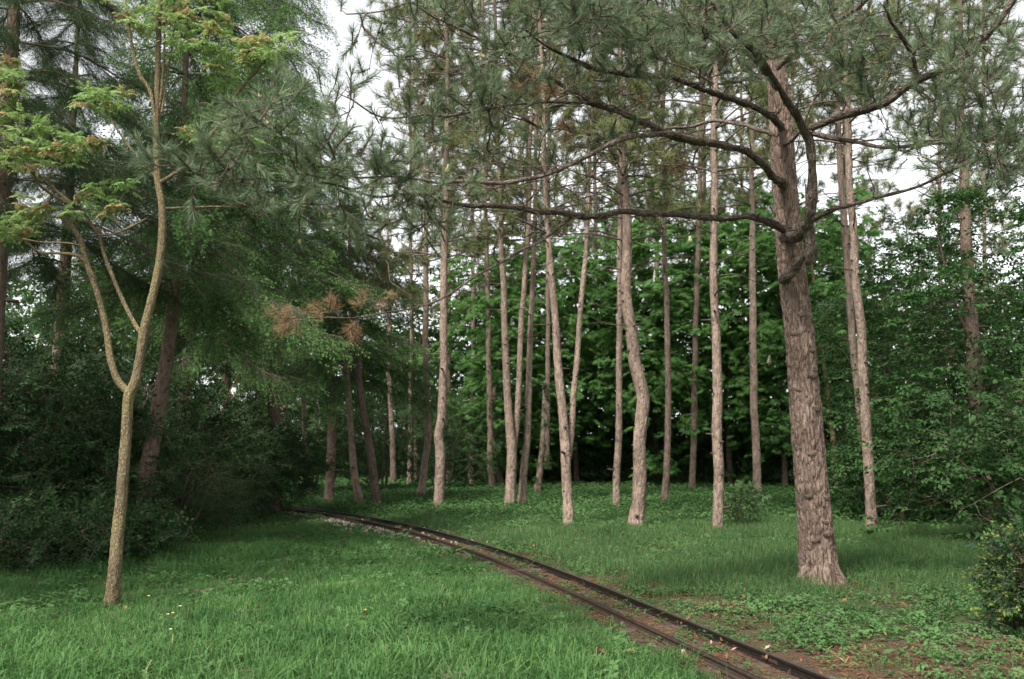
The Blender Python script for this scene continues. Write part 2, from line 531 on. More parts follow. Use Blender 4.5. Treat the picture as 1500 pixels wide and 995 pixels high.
# ------------------------------------------------------------------ ground
def build_ground():
    u = np.linspace(-1, 1, 301)
    gx = np.sign(u) * (np.abs(u) * 16 + 284 * np.maximum(0, np.abs(u) - 0.75) ** 2 / 0.0625)
    v = np.linspace(0, 1, 321)
    gy = -8 + v * 46 + 360 * np.maximum(0, v - 0.86) ** 2 / 0.0196
    gy = np.concatenate([[-300, -120, -50, -20], gy])
    X, Y = np.meshgrid(gx, gy)
    x, y = X.ravel(), Y.ravel()
    z = hgt(x, y)
    n, k = len(gy), len(gx)
    i = np.arange(n - 1)[:, None] * k
    j = np.arange(k - 1)[None]
    Q = np.stack([i + j, i + j + 1, i + k + j + 1, i + k + j], -1).reshape(-1, 4)
    m, t, out = nodes('woodland_soil')
    geo = N(t, 'ShaderNodeNewGeometry')
    at = N(t, 'ShaderNodeAttribute', attribute_name='litter')
    n1 = N(t, 'ShaderNodeTexNoise', i_Scale=55.0, i_Detail=6.0, i_Roughness=0.75)
    n3 = N(t, 'ShaderNodeTexNoise', i_Scale=5.0, i_Detail=4.0)
    for q in (n1, n3):
        t.links.new(geo.outputs['Position'], q.inputs['Vector'])
    soil = ramp(t, n1.outputs[0], [(0.3, (0.035, 0.024, 0.016)), (0.5, (0.085, 0.056, 0.038)), (0.72, (0.18, 0.122, 0.085))])
    turf = ramp(t, n3.outputs[0], [(0.3, (0.035, 0.060, 0.022)), (0.7, (0.065, 0.085, 0.035))])
    ad = N(t, 'ShaderNodeMath', operation='MULTIPLY_ADD')
    t.links.new(n3.outputs[0], ad.inputs[0])
    ad.inputs[1].default_value = 0.9
    t.links.new(at.outputs['Fac'], ad.inputs[2])
    mr = N(t, 'ShaderNodeMapRange')
    mr.inputs[1].default_value = 0.55; mr.inputs[2].default_value = 0.95
    t.links.new(ad.outputs[0], mr.inputs[0])
    mx = N(t, 'ShaderNodeMixRGB')
    t.links.new(mr.outputs[0], mx.inputs[0])
    t.links.new(turf, mx.inputs[1]); t.links.new(soil, mx.inputs[2])
    b = N(t, 'ShaderNodeBsdfPrincipled')
    b.inputs['Roughness'].default_value = 0.95
    b.inputs['Specular IOR Level'].default_value = 0.1
    t.links.new(mx.outputs[0], b.inputs['Base Color'])
    bp = N(t, 'ShaderNodeBump')
    bp.inputs['Strength'].default_value = 0.8; bp.inputs['Distance'].default_value = 0.03
    t.links.new(n1.outputs[0], bp.inputs['Height'])
    t.links.new(bp.outputs[0], b.inputs['Normal'])
    t.links.new(b.outputs[0], out.inputs[0])
    me = make_mesh('ground', np.stack([x, y, z], -1), [Q], [m], None, {'litter': litter(x, y)}, True)
    part('ground', me, None, 'structure')
build_ground()

# ------------------------------------------------------------------ scatter: many alike pieces on the points of ONE object
SRC = {}
GROUPS = {}

def source(key, geos, mats):
    """meshes that scatter() repeats; they are not linked to the scene themselves"""
    SRC[key] = [bpy.data.objects.new('piece', g.mesh(key, mats, smooth=False)) for g in geos]

def scatter_group(key):
    if key in GROUPS:
        return GROUPS[key]
    g = bpy.data.node_groups.new('scatter ' + key, 'GeometryNodeTree')
    g.interface.new_socket('Geometry', in_out='INPUT', socket_type='NodeSocketGeometry')
    g.interface.new_socket('Geometry', in_out='OUTPUT', socket_type='NodeSocketGeometry')
    gi = g.nodes.new('NodeGroupInput'); go = g.nodes.new('NodeGroupOutput')
    jn = g.nodes.new('GeometryNodeJoinGeometry')
    def attr(nm, tp):
        a = g.nodes.new('GeometryNodeInputNamedAttribute')
        a.data_type = tp
        a.inputs['Name'].default_value = nm
        return next(o for o in a.outputs if o.enabled and o.name == 'Attribute')
    rot, scl, vid = attr('rot', 'FLOAT_VECTOR'), attr('scl', 'FLOAT'), attr('vid', 'INT')
    e2r = g.nodes.new('FunctionNodeEulerToRotation')
    g.links.new(rot, e2r.inputs[0])
    for k, o in enumerate(SRC[key]):
        oi = g.nodes.new('GeometryNodeObjectInfo')
        oi.transform_space = 'ORIGINAL'
        oi.inputs['Object'].default_value = o
        oi.inputs['As Instance'].default_value = False
        cmpn = g.nodes.new('FunctionNodeCompare')
        cmpn.data_type = 'INT'; cmpn.operation = 'EQUAL'
        ins = [s for s in cmpn.inputs if s.enabled]
        g.links.new(vid, ins[0])
        ins[1].default_value = k
        ip = g.nodes.new('GeometryNodeInstanceOnPoints')
        g.links.new(gi.outputs[0], ip.inputs['Points'])
        g.links.new(cmpn.outputs[0], ip.inputs['Selection'])
        g.links.new(oi.outputs['Geometry'], ip.inputs['Instance'])
        g.links.new(e2r.outputs[0], ip.inputs['Rotation'])
        g.links.new(scl, ip.inputs['Scale'])
        g.links.new(ip.outputs[0], jn.inputs[0])
    g.links.new(jn.outputs[0], go.inputs[0])
    GROUPS[key] = g
    return g

def scatter(name, key, pts, rot, scl, parent=None, base=(0, 0, 0), vid=None):
    pts = np.asarray(pts, float) - np.asarray(base, float)
    n = len(pts)
    if vid is None:
        vid = rng.integers(0, len(SRC[key]), n)
    me = make_mesh(name, pts, [], [], None, {'rot': np.asarray(rot, float), 'scl': np.broadcast_to(np.asarray(scl, float), (n,)).copy(), 'vid': np.asarray(vid, np.int64)})
    o = part(name, me, parent, 'stuff')
    md = o.modifiers.new('scatter', 'NODES')
    md.node_group = scatter_group(key)
    return o

def aim(d, roll=None):
    """Euler angles that turn local +X to the directions d"""
    d = np.asarray(d, float)
    d = d / (np.linalg.norm(d, axis=1)[:, None] + 1e-9)
    r = rng.uniform(0, 2 * math.pi, len(d)) if roll is None else np.broadcast_to(roll, (len(d),))
    return np.stack([r, -np.arcsin(np.clip(d[:, 2], -1, 1)), np.arctan2(d[:, 1], d[:, 0])], -1)

def unit(n):
    v = rng.normal(size=(n, 3))
    return v / np.linalg.norm(v, axis=1)[:, None]

# ---- pieces
def leaf_shape(L, W, fold=0.12, droop=0.12):
    """one leaf along +X, four triangles folded on the midrib"""
    V = np.array([[0, 0, 0], [0.45 * L, W / 2, fold * W - 0.2 * droop * L], [0.45 * L, -W / 2, fold * W - 0.2 * droop * L], [0.5 * L, 0, -0.25 * droop * L], [L, 0, -droop * L]])
    T = np.array([[0, 3, 1], [0, 2, 3], [3, 4, 1], [3, 2, 4]])
    return V, T

def rotm(x, y, z):
    cx, sx, cy_, sy, cz, sz = math.cos(x), math.sin(x), math.cos(y), math.sin(y), math.cos(z), math.sin(z)
    Rx = np.array([[1, 0, 0], [0, cx, -sx], [0, sx, cx]])
    Ry = np.array([[cy_, 0, sy], [0, 1, 0], [-sy, 0, cy_]])
    Rz = np.array([[cz, -sz, 0], [sz, cz, 0], [0, 0, 1]])
    return Rz @ Ry @ Rx

def tuft(n, axis, nl0, nl1, wid, a0=22, a1=68, droop=0.0):
    g = Geo()
    k = rng.random(n) ** 0.8
    base = np.stack([k * axis, np.zeros(n), np.zeros(n)], -1)
    ang = np.radians(rng.uniform(a0, a1, n)) * (1.15 - 0.45 * k)
    az = rng.uniform(0, 2 * math.pi, n)
    d = np.stack([np.cos(ang), np.sin(ang) * np.cos(az), np.sin(ang) * np.sin(az)], -1)
    ln = rng.uniform(nl0, nl1, n)[:, None]
    side = np.cross(d, unit(n)); side /= np.linalg.norm(side, axis=1)[:, None]
    bend = unit(n) * 0.06
    midp = base + d * ln * 0.55
    tip = base + (d + bend) * ln + np.array([0, 0, -droop]) * ln
    V = np.concatenate([base - side * wid / 2, base + side * wid / 2, midp - side * wid / 2, midp + side * wid / 2, tip])
    i = np.arange(n)
    T = np.concatenate([np.stack([i + 2 * n, i + 3 * n, i + 4 * n], -1)])
    Q = np.stack([i, i + n, i + 3 * n, i + 2 * n], -1)
    g.add(V, T, Q, 0)
    addtube(g, [[-0.03, 0, 0], [axis * 0.6, 0, 0], [axis * 1.02, 0, 0]], [0.006, 0.006, 0.003], 4, 1)
    return g

source('pine_tuft', [tuft(86, 0.13, 0.07, 0.108, 0.0027) for _ in range(5)], [M['needle'], M['twig']])
source('dead_tuft', [tuft(80, 0.09, 0.07, 0.11, 0.0022, 30, 95, 0.25) for _ in range(2)], [M['dead'], M['twig']])
source('far_tuft', [tuft(70, 0.22, 0.11, 0.19, 0.0055, 20, 75) for _ in range(3)], [M['needle_far'], M['twig']])
source('far_dead_tuft', [tuft(60, 0.2, 0.1, 0.17, 0.0045, 30, 95, 0.2) for _ in range(2)], [M['dead'], M['twig']])

def spruce_spray(tips=True, droop=0.35, L=0.55, nw=0.0038):
    g = Geo()
    ax = np.linspace(0, L, 8)
    pts = np.stack([ax, 0.02 * np.sin(ax * 9 + rng.uniform(0, 6)), -droop * ax * ax / L], -1)
    addtube(g, pts, np.linspace(0.005, 0.002, 8), 3, 1)
    tw = []
    s = 0.05
    sd = 1
    while s < L:
        l = (0.20 * (1 - s / L) + 0.06) * rng.uniform(0.75, 1.15)
        a = math.radians(rng.uniform(38, 62)) * sd
        b = np.array([s, 0, -droop * s * s / L])
        d = np.array([math.cos(a), math.sin(a), rng.uniform(-0.45, 0.05)])
        tw.append((b, d / np.linalg.norm(d), l))
        s += rng.uniform(0.018, 0.034)
        sd = -sd
    tw.append((np.array([L * 0.85, 0, -droop * L * 0.72]), np.array([0.85, 0, -0.5]), 0.12))
    for b, d, l in tw:
        n = int(l / 0.0085)
        k = np.linspace(0.02, 1, n)
        base = b + d * (k * l)[:, None] + np.array([0, 0, -0.25]) * ((k * l) ** 2 / 0.2)[:, None]
        az = rng.uniform(0, 2 * math.pi, n)
        s1 = np.cross(d, [0, 0, 1.0]); s1 /= np.linalg.norm(s1)
        s2 = np.cross(d, s1)
        nd = d * 0.75 + (np.cos(az) * 1.0)[:, None] * s1 + (np.sin(az) * 0.6)[:, None] * s2
        nd /= np.linalg.norm(nd, axis=1)[:, None]
        ln = rng.uniform(0.016, 0.024, n)[:, None]
        side = np.cross(nd, unit(n)); side /= np.linalg.norm(side, axis=1)[:, None]
        V = np.concatenate([base - side * nw / 2, base + side * nw / 2, base + nd * ln])
        i = np.arange(n)
        g.add(V, np.stack([i, i + n, i + 2 * n], -1), None, 0)
        if tips and rng.random() < 0.78:
            e = base[-1]
            m = 14
            az = rng.uniform(0, 2 * math.pi, m)
            k2 = rng.uniform(0, 0.028, m)[:, None]
            nd = d * 0.8 + np.array([0, 0, -0.3]) + (np.cos(az) * 0.6)[:, None] * s1 + (np.sin(az) * 0.6)[:, None] * s2
            nd /= np.linalg.norm(nd, axis=1)[:, None]
            side = np.cross(nd, unit(m)); side /= np.linalg.norm(side, axis=1)[:, None]
            bb = e + d * k2
            V = np.concatenate([bb - side * 0.0055, bb + side * 0.0055, bb + nd * 0.030])
            i = np.arange(m)
            g.add(V, np.stack([i, i + m, i + 2 * m], -1), None, 2)
    return g
source('spruce_spray', [spruce_spray() for _ in range(4)], [M['spruce'], M['twig'], M['spruce_tip']])
source('yew_shade_spray', [spruce_spray(False, 0.15, 0.45, 0.0045) for _ in range(3)], [M['yew'], M['twig']])

def chestnut_cluster():
    g = Geo()
    addtube(g, [[-0.12, 0, 0], [0, 0, 0.01], [0.05, 0, 0.03]], [0.008, 0.007, 0.004], 4, 1)
    n = rng.integers(5, 8)
    for k in range(n):
        yaw = 2 * math.pi * k / n + rng.uniform(-0.3, 0.3)
        pet = rng.uniform(0.10, 0.17)
        el = rng.uniform(-0.15, 0.35)
        o = np.array([math.cos(yaw) * math.cos(el), math.sin(yaw) * math.cos(el), math.sin(el)]) * pet
        addtube(g, [[0, 0, 0.01], o], [0.003, 0.002], 3, 2)
        nl_ = rng.integers(5, 8)
        sz = rng.uniform(0.85, 1.15)
        Rl = rotm(rng.uniform(-0.3, 0.3), rng.uniform(0.15, 0.6), yaw)
        for q in range(nl_):
            f = (q - (nl_ - 1) / 2) / ((nl_ - 1) / 2)
            L = (0.17 - 0.06 * abs(f)) * sz
            V, T = leaf_shape(L, L * 0.40, 0.10, 0.28)
            V = V[:, [0, 1, 2]] @ rotm(0, 0.15 + 0.1 * abs(f), f * 1.75).T
            g.add(V @ Rl.T + o, T, None, 0)
    return g
source('chestnut_cluster', [chestnut_cluster() for _ in range(4)], [M['chestnut'], M['twig'], M['chestnut']])

def leaf_spray(n, L, ll, lw, flat=0.35, side_twigs=3):
    g = Geo()
    addtube(g, [[0, 0, 0], [L * 0.5, 0, 0.01], [L, 0, -0.03]], [0.004, 0.003, 0.0015], 3, 1)
    axes = [(np.zeros(3), np.array([1.0, 0, 0]), L)]
    for k in range(side_twigs):
        a = math.radians(rng.uniform(30, 55)) * (1 if k % 2 else -1)
        s = L * rng.uniform(0.15, 0.7)
        axes.append((np.array([s, 0, 0]), np.array([math.cos(a), math.sin(a), rng.uniform(-0.2, 0.2)]), L * rng.uniform(0.35, 0.6)))
    for (b, d, l) in axes:
        m = max(3, int(n * l / L))
        yaw0 = math.atan2(d[1], d[0])
        if l < L:
            addtube(g, [b, b + d * l], [0.0025, 0.001], 3, 1)
        for k in range(m):
            s = l * (k + 0.7) / m
            yaw = yaw0 + (1 if k % 2 else -1) * math.radians(rng.uniform(35, 70)) * (0.3 if k == m - 1 else 1)
            q = rng.uniform(0.75, 1.2)
            V, T = leaf_shape(ll * q, lw * q, 0.1, rng.uniform(0.05, 0.3))
            g.add(V @ rotm(rng.normal() * flat, rng.normal() * flat + 0.15, yaw).T + b + d * s, T, None, 0)
    return g
source('broad_spray', [leaf_spray(11, 0.42, 0.085, 0.048) for _ in range(4)], [M['broad'], M['twig']])
source('shrub_spray', [leaf_spray(14, 0.34, 0.052, 0.026, 0.5, 4) for _ in range(4)], [M['shrub'], M['twig']])
source('yellow_spray', [leaf_spray(13, 0.22, 0.034, 0.022, 0.5, 4) for _ in range(3)], [M['yellow_leaf'], M['twig']])
_ys = []
for _ in range(3):
    _g = leaf_spray(13, 0.22, 0.034, 0.022, 0.5, 4)
    _v = np.concatenate(_g.V); _t = np.concatenate(_g.T); _m = np.concatenate(_g.mt)
    _m = np.where((_m == 0) & (_v[_t[:, 0], 0] > 0.19), 2, _m)
    _g.mt = [_m]; _g.T = [_t]
    _ys.append(_g)
source('corner_spray', _ys, [M['shrub'], M['twig'], M['yellow_leaf']])
source('rose_spray', [leaf_spray(9, 0.22, 0.045, 0.03, 0.5, 3) for _ in range(3)], [M['herb'], M['twig']])
source('ivy_spray', [leaf_spray(7, 0.2, 0.06, 0.055, 0.5, 2) for _ in range(3)], [M['broad'], M['twig']])
source('far_spray', [leaf_spray(9, 0.9, 0.22, 0.13, 0.5, 4) for _ in range(4)], [M['far'], M['twig']])

def pinnate(n=7, L=0.24):
    g = Geo()
    x = np.linspace(0, L, 5)
    pts = np.stack([x, np.zeros(5), -0.35 * x * x / L], -1)
    addtube(g, pts, np.linspace(0.002, 0.001, 5), 3, 1)
    for k in range(n):
        s = L * (0.22 + 0.7 * k / n)
        z = -0.35 * s * s / L
        for sd in (-1, 1):
            l = (0.075 - 0.03 * k / n) * rng.uniform(0.85, 1.15)
            V, T = leaf_shape(l, l * 0.46, 0.12, 0.25)
            g.add(V @ rotm(rng.normal() * 0.2, 0.35 + rng.normal() * 0.15, sd * math.radians(62)).T + [s, 0, z], T, None, 0)
    V, T = leaf_shape(0.06, 0.03)
    g.add(V @ rotm(0, 0.7, 0).T + [L, 0, -0.35 * L], T, None, 0)
    return g

def leaf_whorl(bronze):
    g = Geo()
    n = rng.integers(4, 7)
    for k in range(n):
        h = pinnate(6, rng.uniform(0.16, 0.26) * (0.62 if bronze else 1))
        Rm = rotm(rng.normal() * 0.2, rng.uniform(-0.55, 0.15), 2 * math.pi * k / n + rng.normal() * 0.3)
        for V, T in zip(h.V, h.T and [None] * len(h.V)):
            pass
        Vall = np.concatenate(h.V) @ Rm.T
        Tall = np.concatenate(h.T); mt = np.concatenate(h.mt)
        Qall = np.concatenate(h.Q)
        g.add(Vall, Tall[mt == 0], None, 0)
        g.add(Vall, None, Qall, 1)
    return g
source('sapling_leaves', [leaf_whorl(False) for _ in range(3)], [M['sapleaf'], M['sapleaf']])
source('bronze_leaves', [leaf_whorl(True) for _ in range(2)], [M['bronze'], M['bronze']])

def grass_clump(n, size, h0, h1, wid, lean=0.5):
    g = Geo()
    p = np.stack([rng.uniform(-size / 2, size / 2, n), rng.uniform(-size / 2, size / 2, n), np.full(n, -0.01)], -1)
    h = rng.uniform(h0, h1, n)[:, None]
    az = rng.uniform(0, 2 * math.pi, n)
    dr = np.stack([np.cos(az), np.sin(az), np.zeros(n)], -1)
    a2 = az + math.pi / 2 + rng.normal(size=n) * 0.5
    sd = np.stack([np.cos(a2), np.sin(a2), np.zeros(n)], -1) * (rng.uniform(0.6, 1.2, n)[:, None] * wid / 2)
    ln = (np.abs(rng.normal(size=n)) * lean + 0.12)[:, None]
    up = np.array([0, 0, 1.0])
    m1 = p + up * h * 0.5 + dr * h * ln * 0.22
    m2 = p + up * h * (0.86 - 0.12 * ln) + dr * h * ln * 0.62
    tp = p + up * h * (1.0 - 0.38 * ln) + dr * h * ln * 1.1
    V = np.concatenate([p - sd, p + sd, m1 - sd, m1 + sd, m2 - sd * 0.7, m2 + sd * 0.7, tp])
    i = np.arange(n)
    Q = np.concatenate([np.stack([i, i + n, i + 3 * n, i + 2 * n], -1), np.stack([i + 2 * n, i + 3 * n, i + 5 * n, i + 4 * n], -1)])
    T = np.stack([i + 4 * n, i + 5 * n, i + 6 * n], -1)
    g.add(V, T, Q, 0)
    return g
M['straw'] = leaf_mat('dry_blade', (0.16, 0.18, 0.08), (0.28, 0.27, 0.14), 0.2, 0.6, 0.2)

def strawed(g, f=0.03):
    n = len(g.mt[0])
    k = (rng.random(n) < f).astype(int)
    g.mt = [k]; g.mq = [np.concatenate([k, k])]
    return g
source('lush_grass', [strawed(grass_clump(60, 0.34, 0.07, 0.17, 0.006, 0.75)) for _ in range(4)] + [strawed(grass_clump(48, 0.26, 0.12, 0.25, 0.008, 0.9), 0.0) for _ in range(2)], [M['grass'], M['straw']])
source('fine_grass', [strawed(grass_clump(60, 0.36, 0.10, 0.24, 0.0042, 0.4), 0.05) for _ in range(4)], [M['grass2'], M['straw']])

def herb_clump(n, size, h, ll):
    g = Geo()
    for k in range(n):
        x, y = rng.uniform(-size / 2, size / 2, 2)
        z = rng.uniform(0.15, 1) * h
        q = rng.uniform(0.7, 1.25) * ll
        for s in range(3):
            V, T = leaf_shape(q, q * 0.72, 0.15, 0.2)
            g.add(V @ rotm(rng.normal() * 0.25, rng.normal() * 0.3, rng.uniform(0, 1) + s * 2.1).T + [x, y, z], T, None, 0)
    return g
source('herbs', [herb_clump(16, 0.30, 0.07, 0.035) for _ in range(4)], [M['herb']])
source('tall_herbs', [herb_clump(22, 0.36, 0.20, 0.055) for _ in range(4)], [M['herb']])

def litter_bits(n, size):
    g = Geo()
    p = np.stack([rng.uniform(-size / 2, size / 2, n), rng.uniform(-size / 2, size / 2, n), rng.uniform(0, 0.012, n)], -1)
    a = rng.uniform(0, 2 * math.pi, n)
    d = np.stack([np.cos(a), np.sin(a), rng.normal(size=n) * 0.15], -1) * rng.uniform(0.02, 0.07, n)[:, None]
    s = np.stack([-np.sin(a), np.cos(a), np.zeros(n)], -1) * (0.0012 + 0.006 * (rng.random(n) < 0.12))[:, None]
    V = np.concatenate([p - s, p + s, p + d + s * 0.6, p + d - s * 0.6])
    i = np.arange(n)
    g.add(V, None, np.stack([i, i + n, i + 2 * n, i + 3 * n], -1), 0)
    return g
source('litter_bits', [litter_bits(90, 0.4) for _ in range(3)], [M['litter']])

def stick_bits(n, size):
    g = Geo()
    for _ in range(n):
        p = np.array([*rng.uniform(-size / 2, size / 2, 2), rng.uniform(0.02, 0.07)])
        a = rng.uniform(0, 6.28)
        L = rng.uniform(0.06, 0.22)
        q = p + np.array([math.cos(a), math.sin(a), rng.normal() * 0.2]) * L
        addtube(g, [p, (p + q) / 2 + rng.normal(size=3) * 0.012, q], [0.003, 0.003, 0.002], 4, 0)
    for _ in range(n // 4):
        V, T = leaf_shape(rng.uniform(0.03, 0.07), 0.03, 0.3, -0.3)
        g.add(V @ rotm(rng.normal() * 0.5, rng.normal() * 0.4, rng.uniform(0, 6.28)).T + [*rng.uniform(-size / 2, size / 2, 2), 0.05], T, None, 1)
    return g
source('stick_bits', [stick_bits(4, 0.8) for _ in range(4)], [M['twig'], M['litter']])

def stone():
    g = Geo()
    n = 26
    u_ = unit(n)
    # an irregular pebble: jittered octahedron rings
    rings = []
    V = [[0, 0, 0.7]]
    for z, r in ((0.42, 0.75), (-0.1, 1.0), (-0.55, 0.6)):
        for k in range(6):
            a = k * math.pi / 3 + z
            q = rng.uniform(0.75, 1.15)
            V.append([math.cos(a) * r * q, math.sin(a) * r * q * 0.8, z * rng.uniform(0.8, 1.1)])
    V.append([0, 0, -0.7])
    T, Q = [], []
    for k in range(6):
        T.append([0, 1 + k, 1 + (k + 1) % 6])
        T.append([19, 13 + (k + 1) % 6, 13 + k])
        for b in (1, 7):
            Q.append([b + k, b + 6 + k, b + 6 + (k + 1) % 6, b + (k + 1) % 6])
    g.add(np.array(V) * 0.03, T, Q, 0)
    return g
source('ballast', [stone() for _ in range(4)], [M['stone']])

# ------------------------------------------------------------------ growing branches towards tips
class Skel:
    def __init__(s):
        s.p, s.par, s.d, s.pre = [], [], [], []
        s.paths = []
        s.tips = []
    def path(s, pts, rad, start=None):
        """a limb drawn by hand; its nodes can bear further twigs"""
        pts = np.asarray(pts, float)
        last = -1 if start is None else start
        t = np.gradient(pts, axis=0)
        for i in range(len(pts)):
            s.p.append(pts[i]); s.par.append(last); s.pre.append(True)
            s.d.append(t[i] / (np.linalg.norm(t[i]) + 1e-9))
            last = len(s.p) - 1
        s.paths.append((pts, np.asarray(rad, float)))
    def grow(s, tips, step=0.15, lift=0.0, wig=0.12, skip=0):
        """joins every tip to the nearest limb or twig by a curved twig"""
        tips = np.asarray(tips, float)
        A = np.zeros((len(s.p) + len(tips) * 14, 3)); n = len(s.p)
        A[:n] = s.p
        dd = np.min(np.linalg.norm(tips[:, None] - A[None, :n:max(1, n // 120)], axis=2), axis=1)
        for i in np.argsort(dd):
            tp = tips[i]
            d2 = ((A[skip:n] - tp) ** 2).sum(1)
            cand = np.argpartition(d2, min(6, len(d2) - 1))[:6] + skip
            best, bc = cand[0], 1e9
            for c in cand:
                v = tp - A[c]; L = np.linalg.norm(v) + 1e-6
                cost = L * (1.5 - 0.5 * np.dot(v / L, s.d[c]))
                if L < 0.05:
                    cost += 0.2
                if cost < bc:
                    best, bc = c, cost
            v = tp - A[best]; L = np.linalg.norm(v)
            k = int(np.clip(L / step, 2, 9))
            c1 = A[best] + s.d[best] * L * 0.35 + rng.normal(size=3) * wig * L * 0.5
            c2 = tp - np.array([0, 0, lift * L]) + rng.normal(size=3) * wig * L
            last = best
            for q in range(1, k + 1):
                t = q / k
                b = (1 - t) ** 3 * A[best] + 3 * (1 - t) ** 2 * t * c1 + 3 * (1 - t) * t * t * c2 + t ** 3 * tp
                if 0 < q < k:
                    b = b + rng.normal(size=3) * 0.012 * min(1, L)
                if n >= len(A):
                    A = np.vstack([A, np.zeros((2000, 3))])
                dr = b - A[last]
                s.p.append(b); s.par.append(last); s.pre.append(False)
                s.d.append(dr / (np.linalg.norm(dr) + 1e-9))
                A[n] = b
                last = n; n += 1
            s.tips.append(last)
    def geo(s, g, r0=0.0035, power=2.3, rmax=0.05, sides=5, m=0, trunk_sides=10, disp=None, draw_paths=True):
        n = len(s.p)
        acc = np.zeros(n)
        kids = [[] for _ in range(n)]
        for i in range(n - 1, -1, -1):
            if s.par[i] >= 0 and not s.pre[i]:
                kids[s.par[i]].append(i)
        for i in range(n - 1, -1, -1):
            if s.pre[i]:
                continue
            acc[i] = max(acc[i], r0 ** power)
            if s.par[i] >= 0:
                acc[s.par[i]] += acc[i]
        rad = np.minimum(acc ** (1 / power), rmax)
        if draw_paths:
            for pts, rr in s.paths:
                addtube(g, pts, rr, trunk_sides, m, disp)
        done = np.zeros(n, bool)
        for i in range(n):
            starts = []
            ks = sorted(kids[i], key=lambda c: -acc[c])
            if s.pre[i]:
                starts = ks
            elif len(ks) > 1:
                starts = ks[1:]
            for c in starts:
                ch = [i, c]
                while True:
                    kk = [q for q in kids[ch[-1]]]
                    if not kk:
                        break
                    ch.append(max(kk, key=lambda q: acc[q]))
                pts = np.array([s.p[q] for q in ch])
                rr = np.array([rad[q] for q in ch]); rr[0] = rr[1]
                addtube(g, pts, rr, sides if rr[0] > 0.008 else 3, m)

def wobble(seed, amp, fu, fv):
    def f(bk, rad):
        return amp * rad * (vnoise(bk * [fu, fu, fv], seed) - 0.5) * 2
    return f

def pxpath(rows, Y, dY=0.0, step=0.12):
    """rows (px, py, width_px[, Y]) -> resampled points and radii"""
    out = []
    for r in rows:
        y = r[3] if len(r) > 3 else Y
        p = P(r[0], r[1], y)
        out.append([*p, r[2] * y / FPX / 2])
    s = spline(out, step)
    return s[:, :3], np.maximum(s[:, 3], 0.003)

def cloud(regions):
    """regions (px, py, rx, ry, Y, dY, n): points spread through ellipsoids"""
    out = []
    for (cx, cy_, rx, ry, Y, dY, n) in regions:
        u_ = unit(n) * (rng.random(n) ** 0.45)[:, None]
        for v in u_:
            out.append(P(cx + v[0] * rx, cy_ + v[1] * ry, Y + v[2] * dY))
    return np.array(out)

# ------------------------------------------------------------------ small shared meshes
def bud_mesh():
    g = Geo()
    for a, b, c in ((0, 0, 1.0), (0.010, 0.004, 0.6), (-0.008, 0.007, 0.55), (0.0, -0.010, 0.5)):
        L = 0.055 * c
        addtube(g, [[0, a, b], [L * 0.5, a * 1.3, b * 1.3], [L, a * 1.4, b * 1.4]], [0.006 * c + 0.002, 0.0075 * c, 0.002], 6, 0)
    return g.mesh('bud', [M['bud']])
def cone_mesh():
    g = Geo()
    z = np.linspace(0, 0.07, 9)
    r = 0.024 * np.sin(np.linspace(0.35, 2.85, 9)) * (1 + 0.22 * (np.arange(9) % 2))
    addtube(g, np.stack([z, z * 0, z * 0], -1), np.maximum(r, 0.003), 9, 0)
    return g.mesh('pine_cone', [M['cone']])
def blossom_mesh():
    g = Geo()
    addtube(g, [[0, 0, -0.06], [0, 0, 0.22]], [0.004, 0.002], 3, 0)
    for k in range(46):
        z = 0.22 * (k / 46) ** 0.9
        r = 0.05 * (1 - z / 0.24) + 0.008
        a = k * 2.4
        V = np.array([[0, 0, 0.018], [0.018, 0, 0], [0, 0.018, 0], [-0.018, 0, 0], [0, -0.018, 0], [0, 0, -0.014]]) * rng.uniform(0.7, 1.2)
        T = [[0, 1, 2], [0, 2, 3], [0, 3, 4], [0, 4, 1], [5, 2, 1], [5, 3, 2], [5, 4, 3], [5, 1, 4]]
        g.add(V + [math.cos(a) * r, math.sin(a) * r, z], T, None, 0)
    return g.mesh('blossom', [M['blossom']])
def knot_mesh():
    """a branch scar: a raised collar round a dark hollow stub; faces +X"""
    g = Geo()
    x = [-0.03, 0.0, 0.016, 0.022, 0.016, 0.004, 0.012]
    r = [0.060, 0.050, 0.040, 0.030, 0.024, 0.014, 0.004]
    V_, Q_, T_, b_ = tube(np.stack([x, np.zeros(7), np.zeros(7)], -1)[:5], r[:5], 12, False, lambda bk, rad: 0.25 * rad * (vnoise(bk * [60, 60, 20], 3) - 0.5))
    g.add(V_, T_, Q_, 0, b_)
    addtube(g, [[-0.004, 0, 0], [0.010, 0, 0.002]], [0.036, 0.030], 8, 1)
    return g.mesh('knot', [M['dark_bark'], M['knot']])
BUD, CONE, BLOSSOM, KNOT = bud_mesh(), cone_mesh(), blossom_mesh(), knot_mesh()

